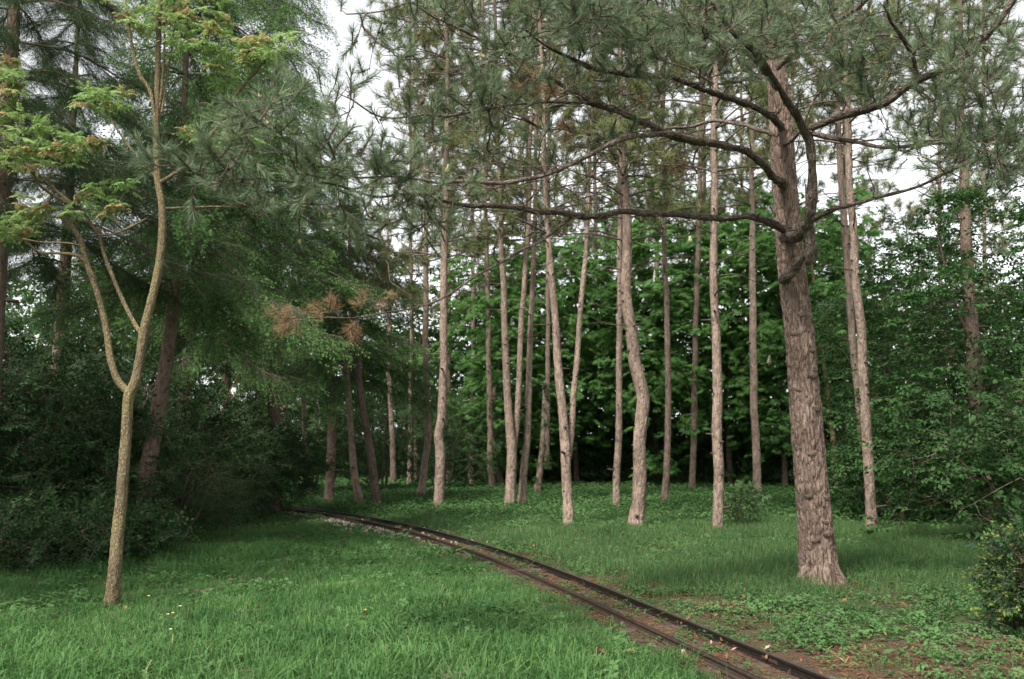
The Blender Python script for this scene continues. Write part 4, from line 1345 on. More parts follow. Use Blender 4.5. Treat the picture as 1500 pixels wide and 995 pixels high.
SP = [
    ('slender pine with a strong double bend half way up its trunk', [[(931, 774, 25), (934, 740, 23), (936, 700, 22), (937, 650, 20.5), (941, 610, 21), (943, 585, 21), (938, 560, 20.5), (929, 525, 20), (923, 480, 18.5), (919, 430, 17.5), (917, 370, 16), (916, 310, 14.5), (912, 260, 12), (911, 180, 10)]], (330, 2.0, 200), {'dead': 8}),
    ('forked pine nearest the track in the middle, splitting into two stems at a third', [[(832, 773, 17), (832, 720, 16), (829, 660, 16), (825, 610, 14.5), (819, 550, 13.5), (816, 480, 12), (810, 420, 11), (805, 370, 10), (800, 280, 8)], [(833, 668, 13), (838, 620, 10.5), (841, 570, 9.5), (848, 510, 9), (852, 450, 8.5), (857, 390, 8), (861, 330, 7), (864, 260, 6)]], (320, 1.9, 190), {}),
    ('pine with twin stems touching low down, left of the forked pine', [[(748, 747, 18), (748, 700, 16.5), (749, 655, 15.5), (745, 600, 12.5), (742, 540, 11.5), (739, 470, 10.5), (736, 400, 9.5), (733, 330, 8)], [(752, 660, 11), (757, 620, 10), (761, 560, 9.5), (763, 490, 9), (767, 420, 8.5), (772, 350, 7.5), (775, 280, 6)]], (340, 1.8, 170), {}),
    ('straight slim pine just right of the twin stemmed pine', [[(765, 745, 14), (768, 700, 12), (772, 640, 11), (775, 560, 10), (778, 480, 9), (780, 400, 8), (782, 330, 7)]], (340, 1.5, 120), {}),
    ('thin ivy covered pine leaning right, behind the twin stemmed pine', [[(787, 725, 11), (792, 690, 10), (796, 640, 9), (800, 560, 8.5), (802, 680, 8), (803, 400, 7)]], (350, 1.6, 110), {'ivy': 120}),
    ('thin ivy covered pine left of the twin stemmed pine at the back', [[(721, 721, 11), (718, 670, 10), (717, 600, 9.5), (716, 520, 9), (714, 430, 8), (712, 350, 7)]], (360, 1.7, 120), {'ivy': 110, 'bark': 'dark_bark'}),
    ('pine with a small kink at knee of its trunk, first left of the ivy pine', [[(643, 749, 17), (644, 700, 16), (645, 660, 15.5), (643, 640, 15.5), (648, 610, 14.5), (650, 550, 13), (650, 480, 12.5), (651, 420, 11.5), (652, 350, 10.5), (653, 280, 9)]], (360, 1.9, 170), {'dead': 8}),
    ('slim pine leaning slightly right, next left of the kinked pine', [[(618, 733, 13), (622, 690, 11.5), (626, 640, 11), (625, 570, 10), (624, 500, 9.5), (624, 430, 9), (623, 350, 8)]], (370, 1.5, 60), {'top': (300, 210, 150)}),
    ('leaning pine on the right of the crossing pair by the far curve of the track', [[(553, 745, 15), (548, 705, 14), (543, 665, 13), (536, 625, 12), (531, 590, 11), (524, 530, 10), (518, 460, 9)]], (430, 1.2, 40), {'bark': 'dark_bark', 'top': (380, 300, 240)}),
    ('leaning pine on the left of the crossing pair by the far curve of the track', [[(527, 741, 13.5), (521, 700, 12.5), (516, 660, 11), (512, 610, 10), (508, 550, 9), (506, 470, 8)]], (440, 1.1, 30), {'top': (380, 300, 240)}),
    ('thin pine with mottled stem standing near the far left end of the track', [[(453, 729, 8.5), (450, 690, 8), (447, 640, 7.5), (445, 590, 7), (442, 520, 6)]], (480, 1.2, 40), {'top': (380, 300, 240)}),
    ('stout short pine trunk at the far left end of the track, beside the shrubs', [[(423, 710, 12), (421, 670, 11.5), (418, 630, 11), (416, 590, 10), (413, 520, 9)]], (480, 1.5, 50), {'bark': 'dark_bark', 'top': (380, 300, 240)}),
    ('thin pale pine pair member behind the leaning pair, seen through shrubs', [[(576, 700, 9), (575, 650, 8.5), (573, 600, 8), (571, 540, 8), (570, 470, 7)]], (430, 1.3, 40), {'Y': 31, 'top': (380, 300, 240)}),
    ('slim straight pine directly left of the double bent pine', [[(902, 747, 12.5), (904, 700, 11.5), (906, 640, 11), (907, 560, 10), (908, 480, 9.5), (908, 400, 9), (908, 330, 8)]], (330, 1.7, 150), {}),
    ('slim straight pine right of the double bent pine', [[(972, 742, 12), (975, 690, 10.5), (978, 620, 10), (979, 540, 9.5), (977, 460, 9), (974, 390, 8), (973, 320, 7)]], (320, 1.7, 150), {}),
    ('tall straight pine with red flowering shrub at its foot', [[(1050, 781, 18), (1051, 730, 16.5), (1052, 660, 16.5), (1051, 590, 16), (1049, 520, 14.5), (1047, 440, 13), (1046, 360, 12), (1047, 280, 11.5), (1047, 200, 10.5), (1048, 120, 9)]], (230, 2.0, 190), {'dead': 8}),
    ('pine with a forked bare branch high up, between tall straight pine and largest pine', [[(1108, 731, 13.5), (1107, 680, 12.5), (1105, 610, 12), (1104, 540, 11.5), (1103, 460, 11), (1102, 380, 10), (1102, 330, 9), (1101, 280, 8)]], (290, 1.8, 150), {'dead': 12}),
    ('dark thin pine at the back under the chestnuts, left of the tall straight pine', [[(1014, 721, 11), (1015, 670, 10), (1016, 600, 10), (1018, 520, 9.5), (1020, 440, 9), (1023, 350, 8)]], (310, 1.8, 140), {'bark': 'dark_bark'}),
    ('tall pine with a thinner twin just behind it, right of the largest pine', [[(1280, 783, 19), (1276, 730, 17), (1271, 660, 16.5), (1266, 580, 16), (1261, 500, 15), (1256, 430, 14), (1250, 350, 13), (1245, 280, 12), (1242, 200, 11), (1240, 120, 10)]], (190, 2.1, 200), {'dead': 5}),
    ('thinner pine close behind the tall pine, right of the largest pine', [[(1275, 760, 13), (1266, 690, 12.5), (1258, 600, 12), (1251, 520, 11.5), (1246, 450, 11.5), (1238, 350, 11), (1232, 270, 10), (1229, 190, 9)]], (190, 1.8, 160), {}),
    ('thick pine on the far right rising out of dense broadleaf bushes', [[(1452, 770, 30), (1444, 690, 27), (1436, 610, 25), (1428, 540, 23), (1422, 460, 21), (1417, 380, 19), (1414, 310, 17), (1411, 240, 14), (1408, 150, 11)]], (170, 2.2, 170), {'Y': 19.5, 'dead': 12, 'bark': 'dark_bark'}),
]
for lab, st, cr, kw in SP:
    slim_pine(lab, st, cr, dead_tufts=5, **kw)

# the thin pale bent stem behind the large pine
def pale_stem():
    base = G(1224, 722)
    base[2] = 0
    Y = base[1]
    t = thing('young_tree', 'thin pale crooked young stem just right of and behind the largest pine trunk', 'young tree', base)
    p, r = pxpath([(1224, 728, 8), (1222, 680, 7.5), (1218, 620, 7), (1212, 570, 6.5), (1205, 520, 6), (1200, 470, 5.5), (1193, 420, 5), (1188, 380, 4.5), (1182, 320, 3.5), (1180, 270, 2.5)], Y, step=0.08)
    g = Geo()
    addtube(g, p, r, 12, 0, wobble(5, 0.2, 50, 9))
    sk = Skel(); sk.path(p, r)
    tips = cloud([(1205, 560, 50, 120, Y, 1.0, 40), (1190, 360, 60, 100, Y, 1.1, 50)])
    sk.grow(tips, 0.15, 0.1, 0.12)
    sk.geo(g, 0.003, 2.3, 0.015, 4, 0, draw_paths=False)
    part('stem', g.mesh('stem', [M['sap_bark']], base), t)
    ti = sk.tips
    scatter('leaves', 'broad_spray', np.array([sk.p[i] for i in ti]), aim(np.array([sk.d[i] for i in ti]) * [1, 1, 0.4], rng.normal(size=len(ti)) * 0.3), 0.9, t, base)
pale_stem()

# ------------------------------------------------------------------ spruces beside the glade
def spruce(label, rows, Y, z0, z1, rad, droop=0.35, dens=1.0, asym=None, bark='dark_bark', name='spruce_tree', tips=True, group='spruces beside the glade'):
    f = rows[0]
    b = P(f[0], f[1], Y)
    base = np.array([b[0], b[1], 0.0])
    t = thing(name, label, 'spruce tree', base, group)
    pts, rd = pxpath(rows, Y, step=0.1)
    if pts[-1][2] < z1:
        e = pts[-1]
        dv = (pts[-1] - pts[-4]); dv = dv / np.linalg.norm(dv) * 0.3 + np.array([0, 0, 0.7]); dv /= dv[2]
        k = np.linspace(0, 1, 24)[1:, None]
        pts = np.vstack([pts, e + dv * (z1 - e[2]) * k])
        rd = np.concatenate([rd, rd[-1] * (1 - k[:, 0] * 0.9)])
    if pts[0][2] > 0:
        pts = np.vstack([[pts[0][0], pts[0][1], -0.1], pts]); rd = np.concatenate([[rd[0] * 1.1], rd])
    g = Geo()
    addtube(g, pts, rd, 20, 0, wobble(int(Y * 7) % 91, 0.14, 30, 10))
    stubs(g, pts, rd, 20)
    part('trunk', g.mesh('trunk', [M[bark], M['knot']], base), t)
    gb = Geo()
    pos, dirs = [], []
    z = z0
    while z < z1 - 0.3:
        f_ = (z - z0) / (z1 - z0)
        c = pts[np.argmin(np.abs(pts[:, 2] - z))]
        nb = int(rng.integers(4, 7))
        a0 = rng.uniform(0, 6.28)
        for q in range(nb):
            a = a0 + 2 * math.pi * q / nb + rng.normal() * 0.25
            L = rad * (1 - 0.75 * f_) * rng.uniform(0.7, 1.1)
            if asym is not None:
                L *= 1 + 0.45 * math.cos(a - asym)
            d = np.array([math.cos(a), math.sin(a), 0])
            bl = spline([c, c + d * L * 0.35 + [0, 0, -0.03 * L], c + d * L * 0.7 + [0, 0, -droop * 0.55 * L], c + d * L + [0, 0, -droop * 0.75 * L]], 0.12)
            addtube(gb, bl, np.linspace(0.02, 0.005, len(bl)), 5, 0)
            s = np.linspace(0.12, 1, max(4, int(L * 17 * dens)))
            for u_ in s:
                p_ = bl[int(u_ * (len(bl) - 1))]
                sd = 1 if rng.random() < 0.5 else -1
                ya = a + sd * rng.uniform(0.3, 1.05) * (1.1 - 0.75 * u_)
                pos.append(p_ + rng.normal(size=3) * 0.03)
                dirs.append([math.cos(ya), math.sin(ya), -rng.uniform(0.0, 1.0) ** 1.6 * 1.3])
        z += rng.uniform(0.42, 0.62)
    part('boughs', gb.mesh('boughs', [M['twig']], base), t, 'stuff')
    pos, dirs = np.array(pos), np.array(dirs)
    scatter('needles', 'spruce_spray' if tips else 'yew_shade_spray', pos, aim(dirs, rng.normal(size=len(pos)) * 0.35), rng.uniform(0.7, 1.15, len(pos)), t, base)

spruce('spruce with a stout brown trunk leaning right behind the young forked tree', [(196, 800, 31), (202, 770, 28), (212, 710, 25), (225, 640, 23), (236, 580, 21), (248, 500, 19), (256, 420, 17), (262, 330, 14), (268, 200, 11)], 16.0, 4.2, 11.5, 2.4, 0.45, 1.5, -0.5)
spruce('tall spruce with drooping bright tipped boughs behind the pine needles', [(400, 715, 20), (402, 560, 17), (405, 400, 14), (408, 200, 11)], 23.0, 4.9, 13.5, 2.7, 0.5, 1.6)
spruce('low spruce spreading pale tipped boughs over the leaning pines', [(482, 736, 14.5), (484, 690, 13), (486, 640, 12.5), (488, 540, 11)], 26.6, 3.4, 8.6, 3.2, 0.33, 2.0, -1.2)
spruce('dark spruce filling the upper left corner with heavy boughs', [(-30, 800, 34), (-10, 500, 28), (5, 250, 24), (18, 60, 20)], 13.0, 4.7, 9.5, 2.4, 0.35, 2.6, 0.1, tips=False)  # darker sprays without young tips: this corner's shade put into the needle colour
spruce('spruce with rough trunk half sunk in the dark shrubs at far left', [(70, 760, 24), (78, 620, 21), (88, 500, 19), (95, 400, 17), (102, 280, 13)], 18.5, 5.0, 11.5, 2.4, 0.4, 2.6, tips=False)  # same darker sprays, shade put into the colour
spruce('dark trunked spruce deep in the shade right of the leaning spruce', [(258, 720, 17), (266, 600, 16), (276, 520, 15), (285, 400, 13)], 20.5, 3.8, 12.0, 2.4, 0.5, 1.5)
spruce('thin shaded spruce at back between the leaning spruce and tall spruce', [(330, 720, 13), (332, 600, 12), (335, 450, 10)], 28.0, 4.6, 13.0, 2.6, 0.5, 1.4)

def ground_px(x, y):
    return 750 + FPX * x / y
spruce('unseen spruce added outside the left edge to shade the glade', [(ground_px(-7.6, 8.5), 900, 34), (ground_px(-7.6, 8.5), 300, 26)], 8.5, 3.0, 12, 2.4, 0.4, 0.8)  # out of view, added to shade the glade from the left
spruce('unseen spruce added for shade outside the left edge beyond the thicket', [(ground_px(-10.6, 13.0), 800, 26), (ground_px(-10.6, 13.0), 300, 20)], 13.0, 2.6, 12, 2.6, 0.4, 0.8)
spruce('unseen spruce added for shade outside the right edge near the dark corner', [(ground_px(8.0, 8.0), 900, 34), (ground_px(8.0, 8.0), 300, 26)], 8.0, 3.0, 12, 2.6, 0.4, 0.8)  # likewise unseen, added to shade the right side
spruce('unseen spruce added for shade outside the right edge beyond the bushes', [(ground_px(9.8, 13.0), 800, 26), (ground_px(9.8, 13.0), 300, 20)], 13.0, 2.6, 12, 2.6, 0.4, 0.8)

# ------------------------------------------------------------------ the young forked tree on the left
def sapling():
    base = G(163, 887)
    base[2] = 0
    Y = base[1]
    t = thing('young_tree', 'young forked tree with yellowish bark and fresh bronze green leaves on the left', 'young tree', base)
    sk = Skel()
    S = [
        [(162, 893, 27), (165, 870, 22), (169, 830, 20), (172, 790, 19), (177, 740, 18), (181, 690, 17), (185, 640, 16.5), (187, 600, 16), (190, 576, 17), (198, 560, 15), (206, 520, 14.5), (210, 490, 14.5), (222, 440, 13.5), (233, 390, 13), (238, 340, 12), (237, 300, 11), (231, 262, 10.5), (229, 215, 10), (230, 160, 9.5), (231, 110, 9), (232, 60, 8.5), (233, 0, 7.5), (234, -80, 5), (236, -150, 2.5)],
        [(188, 574, 13), (172, 556, 11.5), (162, 525, 11), (157, 490, 10.5), (150, 455, 10), (138, 415, 9.5), (127, 385, 9), (117, 350, 8), (103, 330, 7), (91, 318, 6)],
        [(128, 390, 5.5), (115, 375, 5), (85, 371, 4.5), (58, 370, 4), (40, 355, 3.5), (25, 343, 2.5)],
        [(117, 360, 4, 9.9), (95, 356, 3.5, 9.8), (60, 355, 3, 9.7), (33, 350, 2.5, 9.6)],
        [(207, 488, 8), (196, 472, 7), (180, 440, 6.5), (163, 400, 6), (152, 370, 5.5), (146, 340, 5), (155, 318, 4), (172, 298, 3), (185, 280, 2)],
        [(146, 345, 5), (135, 330, 4.5), (118, 306, 5), (95, 295, 5), (62, 275, 4.5), (45, 250, 4), (22, 230, 3)],
        [(118, 305, 4.5), (95, 290, 4.5), (70, 268, 4.5), (50, 252, 4), (28, 235, 3), (15, 215, 2)],
        [(68, 270, 4), (76, 250, 3.5), (84, 235, 2.5)],
        [(231, 215, 6), (222, 140, 6), (205, 110, 6), (193, 65, 5.5), (186, 20, 4.5), (182, -30, 3)],
        [(233, 165, 5), (238, 120, 4.5), (241, 70, 4), (241, 20, 3), (243, -20, 2)],
        [(237, 165, 4), (244, 115, 3.5), (252, 70, 3), (258, 30, 2.5), (275, 5, 2)],
        [(234, 268, 7), (250, 258, 6), (275, 240, 5), (300, 208, 6), (325, 178, 6), (345, 140, 5.5), (370, 110, 5), (395, 82, 3.5)],
        [(300, 232, 4), (315, 226, 4), (340, 212, 3), (365, 205, 2)],
        [(238, 306, 4), (280, 304, 4), (320, 303, 3), (345, 304, 2)],
        [(145, 345, 3.5), (170, 342, 3.5), (200, 328, 3), (215, 320, 2)],
        [(230, 262, 4), (195, 222, 3.5), (175, 195, 3), (160, 170, 2.5), (150, 145, 2)],
        [(242, 60, 4), (268, 55, 3.5), (300, 68, 3), (320, 70, 2)],
    ]
    g = Geo()
    for k, rows in enumerate(S):
        rows = [tuple(r) if len(r) > 3 else (*r, Y + (0.25 * math.sin(k * 2.1) * (i / len(rows)) if k else 0)) for i, r in enumerate(rows)]
        p, r = pxpath(rows, Y, step=0.045)
        r = r * 0.92
        sk.path(p, r)
        if k == 0:
            addtube(g, p, r, 40, 0, lambda bk, rr: rr * (0.20 * (vnoise(bk * [70, 70, 26], 8) - 0.5) + 0.12 * (vnoise(bk * [150, 150, 60], 9) - 0.5)))
            part('trunk', g.mesh('trunk', [M['sap_bark']], base), t)
        else:
            gb = Geo()
            addtube(gb, p, r, 14, 0, wobble(k, 0.16, 80, 26))
            part('limb', gb.mesh('limb', [M['sap_bark']], base), t)
    regs = [(60, 215, 75, 30, Y, .5, 34), (15, 125, 30, 32, Y, .4, 16), (150, 140, 48, 18, Y, .4, 16), (20, 190, 40, 20, Y - .2, .4, 8),
            (270, 35, 75, 36, Y, .6, 26), (345, 100, 50, 22, Y, .5, 14), (385, 65, 48, 26, Y, .5, 15), (320, 60, 40, 25, Y, .5, 9), (310, 205, 50, 16, Y, .4, 8), (240, 20, 60, 40, Y, .5, 12),
            (25, 335, 35, 14, Y, .4, 10), (100, 300, 55, 16, Y, .4, 8), (170, 280, 35, 22, Y, .4, 8), (350, 208, 26, 10, Y, .3, 6), (45, 310, 30, 20, Y, .4, 6), (200, -40, 120, 50, Y, .8, 20), (190, 15, 40, 20, Y, .4, 6)]
    regs = [(a, b, c * 1.15, d_ * 1.5, e_, f_, int(n_ * 1.15)) for a, b, c, d_, e_, f_, n_ in regs]
    tips = cloud(regs)
    n0 = len(sk.tips)
    sk.grow(tips, 0.08, 0.1, 0.14)
    gt = Geo()
    sk.geo(gt, 0.002, 2.3, 0.009, 4, 0, draw_paths=False)
    part('twigs', gt.mesh('twigs', [M['sap_bark']], base), t, 'stuff')
    ti = np.array(sk.tips)
    pos = np.array([sk.p[i] for i in ti])
    d = np.array([sk.d[i] for i in ti]) * [1, 1, 0.2]
    br = rng.random(len(ti)) < 0.20
    e = np.stack([rng.normal(size=len(ti)) * 0.25, rng.normal(size=len(ti)) * 0.25, rng.uniform(0, 6.28, len(ti))], -1)
    scatter('leaves', 'sapling_leaves', pos, e, rng.uniform(0.5, 0.85, len(ti)), t, base)
    scatter('bronze_leaves', 'bronze_leaves', pos[br] + [0, 0, 0.03], e[br], rng.uniform(0.7, 1.15, br.sum()), t, base)
sapling()

# ------------------------------------------------------------------ broadleaf trees and shrubs
def crown_pts(c, rx, ry, rz, n, shell=0.5, zmin=0.25, layers=0.0):
    u_ = unit(n) * (rng.random(n) ** shell)[:, None]
    lump = 0.75 + 0.5 * vnoise(u_ * 2.2 + 40, int(c[0] * 10) % 97)
    p = np.asarray(c) + u_ * [rx, ry, rz] * lump[:, None]
    if layers:
        # leaves gather on the sides of boughs: tilted fans of about layers metres
        m = max(8, n // 16)
        q = rng.integers(0, n, m)
        cen = p[q]
        o = cen - np.asarray(c); o[:, 2] *= 0.3
        o /= np.linalg.norm(o, axis=1)[:, None] + 1e-6
        w_ = rng.integers(0, m, n)
        rr = layers * np.sqrt(rng.random(n)) * rng.uniform(0.45, 1.5, m)[w_]
        aa = rng.uniform(0, 2 * math.pi, n)
        off = np.stack([np.cos(aa) * rr, np.sin(aa) * rr, np.zeros(n)], -1)
        slope = rng.uniform(0.05, 0.95, m)[w_]
        off[:, 2] = -slope * (off * o[w_]).sum(1) - 0.12 * rr * rr / layers + rng.normal(size=n) * 0.05
        loose = rng.random(n) < 0.33
        p = np.where(loose[:, None], p, cen[w_] + off)
    p[:, 2] = np.maximum(p[:, 2], zmin + rng.random(n) * 0.3)
    return p

def broadleaf(name, label, cat, px, Y, height, radius, n, key, group, zlow=0.3, stems=1, scale=(0.8, 1.2), bark='dark_bark', trunk_r=0.09, blossoms=0, flat=True, layers=0.0, ry=None, part_name='leaves'):
    b = P(px, 700, Y)
    base = np.array([b[0], b[1], 0.0])
    t = thing(name, label, cat, base, group)
    sk = Skel()
    g = Geo()
    for k in range(stems):
        a = rng.uniform(0, 6.28)
        sp = radius * 0.35 * (0 if stems == 1 else 1)
        o = np.array([math.cos(a), math.sin(a), 0])
        top = base + o * sp * 2 + [0, 0, height * rng.uniform(0.72, 0.9)]
        p = spline([[*(base + o * 0.05 * k - [0, 0, 0.1]), trunk_r], [*(base + o * sp * 0.5 + [rng.normal() * 0.1, 0, height * 0.3]), trunk_r * 0.72], [*(base + o * sp * 1.2 + [rng.normal() * 0.15, rng.normal() * 0.1, height * 0.6]), trunk_r * 0.45], [*top, trunk_r * 0.12]], 0.15)
        sk.path(p[:, :3], p[:, 3])
        addtube(g, p[:, :3], p[:, 3], 10, 0, wobble(k + int(px) % 50, 0.15, 25, 6))
    zc = (height + zlow) / 2
    tips = crown_pts(base + [0, 0, zc], radius, ry or radius, (height - zlow) / 2, n, 0.42, zlow, layers)
    sk.grow(tips[: int(n * 0.6)], 0.25, 0.05, 0.10)
    sk.geo(g, 0.0035, 2.25, trunk_r * 0.5, 4, 0, draw_paths=False)
    part('trunk' if stems == 1 else 'stems', g.mesh('trunk', [M[bark]], base), t)
    c = base + [0, 0, zc]
    d = (tips - c); d[:, 2] *= 0.35; d += rng.normal(size=d.shape) * 0.5 * radius
    d[:, 2] = np.clip(d[:, 2], -0.6, 0.5)
    if key == 'chestnut_cluster':
        e = np.stack([rng.normal(size=n) * 0.25, rng.normal(size=n) * 0.25, rng.uniform(0, 6.28, n)], -1)
        out_ = tips - c; out_ /= np.linalg.norm(out_, axis=1)[:, None] + 1e-6
        a = np.arctan2(out_[:, 1], out_[:, 0])
        e = np.stack([rng.normal(size=n) * 0.35, np.full(n, 0.35) + rng.normal(size=n) * 0.35, a + rng.normal(size=n) * 0.5], -1)
    else:
        e = aim(d, rng.normal(size=n) * (0.25 if flat else 0.9))
    scatter(part_name, key, tips, e, rng.uniform(*scale, n), t, base)
    front = np.where((tips[:, 1] < base[1] - 0.25 * radius) & (tips[:, 2] > 1.8))[0]
    for i in rng.permutation(front)[:blossoms]:
        part('blossom', BLOSSOM, t, None, tips[i] - base + [0, 0, 0.08], (rng.normal() * 0.12, rng.normal() * 0.12, rng.uniform(0, 6)), rng.uniform(0.8, 1.25))
    return t

CH = 'horse chestnuts behind the pines'
for lab, px, Y, h, r, n, bl in [
    ('horse chestnut with layered leaves behind the twin stemmed pine', 735, 36, 9.6, 2.6, 760, 3),
    ('horse chestnut closing the gap behind the forked pine', 845, 37.5, 10.4, 2.8, 860, 4),
    ('horse chestnut with cream flower candles right of the double bent pine', 975, 35.5, 10.8, 2.8, 960, 12),
    ('horse chestnut with low leafy branches behind the tall straight pine', 1070, 36.5, 11, 2.8, 940, 10),
    ('horse chestnut with flower candles left of the largest pine trunk', 1150, 35, 10.6, 2.5, 860, 8),
    ('dense horse chestnut just right of the largest pine trunk', 1235, 34.5, 10.8, 2.6, 860, 3),
    ('dark horse chestnut further back behind the ivy covered pines', 790, 41, 10.5, 3.2, 480, 1),
    ('shaded horse chestnut at the back between the bent pine and straight pine', 915, 41, 11, 3.2, 480, 2),
    ('shaded horse chestnut at back behind the pine with forked branch', 1110, 42, 11, 3.4, 480, 2),
]:
    broadleaf('chestnut_tree', lab, 'chestnut tree', px, Y, h, r * 1.05, int(n * 1.6), 'chestnut_cluster', CH, 0.4, 1, (0.7, 1.1), 'dark_bark', 0.11, (bl + 1) // 2, True, 0.95)

for lab, px, Y, h, r, n in [
    ('pale soft leaved tree far back between the slim pine and the kinked pine', 610, 41, 9.5, 3.0, 300),
    ('pale soft leaved tree far back right of the kinked pine', 690, 42, 9.0, 3.0, 330),
    ('pale soft leaved tree far back above the far end of the track', 520, 43, 10.0, 3.2, 330),
]:
    broadleaf('broadleaf_tree', lab, 'tree', px, Y, h, r, n, 'far_spray', 'pale trees far back', 0.6, 1, (0.6, 1.0), 'dark_bark', 0.1, 0, True, 0.9)

BR = 'broadleaf bushes on the right'
for lab, px, Y, h, r, n in [
    ('dense green bush behind the tall twin pines on right', 1300, 25, 7.4, 2.2, 860),
    ('layered hornbeam like bush around the thick right hand pine', 1400, 22, 7.0, 2.3, 820),
    ('dark leafy bush against the right edge of the picture', 1500, 18, 6.6, 2.2, 760),
    ('low dark leafy bush at the right beneath the hornbeam layers', 1370, 20.5, 2.8, 1.6, 520),
    ('low bush with light leaf edges right of the tall twin pines', 1320, 20.5, 1.9, 1.2, 380),
    ('dark low bush beneath the right edge behind the yellowish shrub', 1480, 15.5, 2.6, 1.5, 520),
    ('tall shady broadleaf tree beyond the right edge bushes', 1560, 21, 9.0, 2.8, 620),
    ('sparse broadleaf tree letting sky through between right hand pines', 1340, 31, 8.6, 2.8, 640),
    ('yellow green broadleaf tree far behind the right hand bushes', 1420, 36, 8.5, 3.0, 420),
]:
    broadleaf('broadleaf_bush', lab, 'bush', px, Y, h, r, n, 'broad_spray', BR, 0.12, 3 if h < 7 else 1, (0.8, 1.3), 'dark_bark', 0.05, 0, True, 0.7)

for lab, px, Y, h, r, n in [
    ('low leafy bush under the chestnuts behind the twin stemmed pine', 700, 39, 3.2, 2.1, 560),
    ('low leafy bush under the chestnuts behind the forked pine', 850, 39.5, 3.2, 2.1, 560),
    ('low leafy bush under the chestnuts left of the bent pine', 905, 38.5, 2.6, 1.6, 420),
    ('low leafy bush under the chestnuts right of the bent pine', 1000, 39, 3.2, 2.1, 560),
    ('low leafy bush under the chestnuts right of the tall straight pine', 1090, 39, 3.0, 2.1, 560),
    ('low leafy bush directly left of the largest trunk at the back', 1150, 37, 2.6, 1.6, 460),
    ('low leafy bush directly right of the largest trunk at the back', 1240, 35.5, 2.4, 1.6, 460),
    ('low leafy bush in deep shade between the ivy covered pines', 770, 40, 3.0, 2.0, 520),
]:
    broadleaf('low_bush', lab, 'bush', px, Y, h, r, n, 'broad_spray', 'low bushes under the chestnuts', 0.08, 4, (0.9, 1.4), 'dark_bark', 0.03, 0, True, 0.6)

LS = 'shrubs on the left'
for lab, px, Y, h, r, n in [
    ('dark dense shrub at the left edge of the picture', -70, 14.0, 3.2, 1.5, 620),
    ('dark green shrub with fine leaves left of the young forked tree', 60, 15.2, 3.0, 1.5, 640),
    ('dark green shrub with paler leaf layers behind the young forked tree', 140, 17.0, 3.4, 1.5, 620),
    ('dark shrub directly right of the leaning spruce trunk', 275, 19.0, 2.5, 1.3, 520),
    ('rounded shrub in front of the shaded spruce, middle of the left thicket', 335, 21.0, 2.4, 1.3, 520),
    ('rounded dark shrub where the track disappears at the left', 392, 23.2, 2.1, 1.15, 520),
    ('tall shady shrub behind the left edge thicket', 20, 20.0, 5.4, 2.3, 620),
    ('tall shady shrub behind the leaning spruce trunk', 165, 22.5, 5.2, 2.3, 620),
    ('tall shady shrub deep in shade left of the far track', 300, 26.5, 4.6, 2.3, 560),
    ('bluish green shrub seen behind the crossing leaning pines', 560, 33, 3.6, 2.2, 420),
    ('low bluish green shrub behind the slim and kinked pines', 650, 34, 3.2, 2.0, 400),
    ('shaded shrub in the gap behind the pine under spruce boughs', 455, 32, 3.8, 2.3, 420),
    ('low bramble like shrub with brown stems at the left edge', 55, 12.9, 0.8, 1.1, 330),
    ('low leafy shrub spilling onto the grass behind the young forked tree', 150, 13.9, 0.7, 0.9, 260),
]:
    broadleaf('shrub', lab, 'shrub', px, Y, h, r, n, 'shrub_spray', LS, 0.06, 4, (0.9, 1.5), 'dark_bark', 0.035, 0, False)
broadleaf('yew_bush', 'dark yew bush with feathery sprays right of the leaning spruce foot', 'bush', 262, 16.9, 1.5, 1.15, 330, 'yew_shade_spray', LS, 0.08, 4, (0.8, 1.3), 'dark_bark', 0.03, 0, False)

# the little flowering shrub at the foot of the tall straight pine
t = broadleaf('flowering_shrub', 'small thin leaved shrub with one red flower beside the tall straight pine', 'shrub', 1080, 19.3, 0.85, 0.42, 110, 'rose_spray', None, 0.1, 5, (0.8, 1.2), 'dark_bark', 0.012, 0, False)
g = Geo()
for k in range(9):
    V, T = leaf_shape(0.045, 0.045, 0.3, -0.3)
    g.add(V @ rotm(0, -0.5 - 0.06 * k, k * 2.4).T, T, None, 0)
part('flower', g.mesh('flower', [M['red']]), t, None, P(1053, 726, 19.05) - np.array(t.location))

# the yellow green shrub and the big leaved seedling at the lower right corner
broadleaf('yellowish_shrub', 'small leaved shrub with yellow green tips in the lower right corner', 'shrub', 1512, 8.7, 0.80, 0.42, 420, 'corner_spray', None, 0.05, 6, (0.7, 1.15), 'dark_bark', 0.014, 0, False)
broadleaf('dark_corner_shrub', 'dark shrub leaning out of the right edge behind the yellow green shrub', 'shrub', 1560, 9.8, 0.75, 0.5, 260, 'shrub_spray', None, 0.05, 5, (0.8, 1.3), 'dark_bark', 0.02, 0, False)

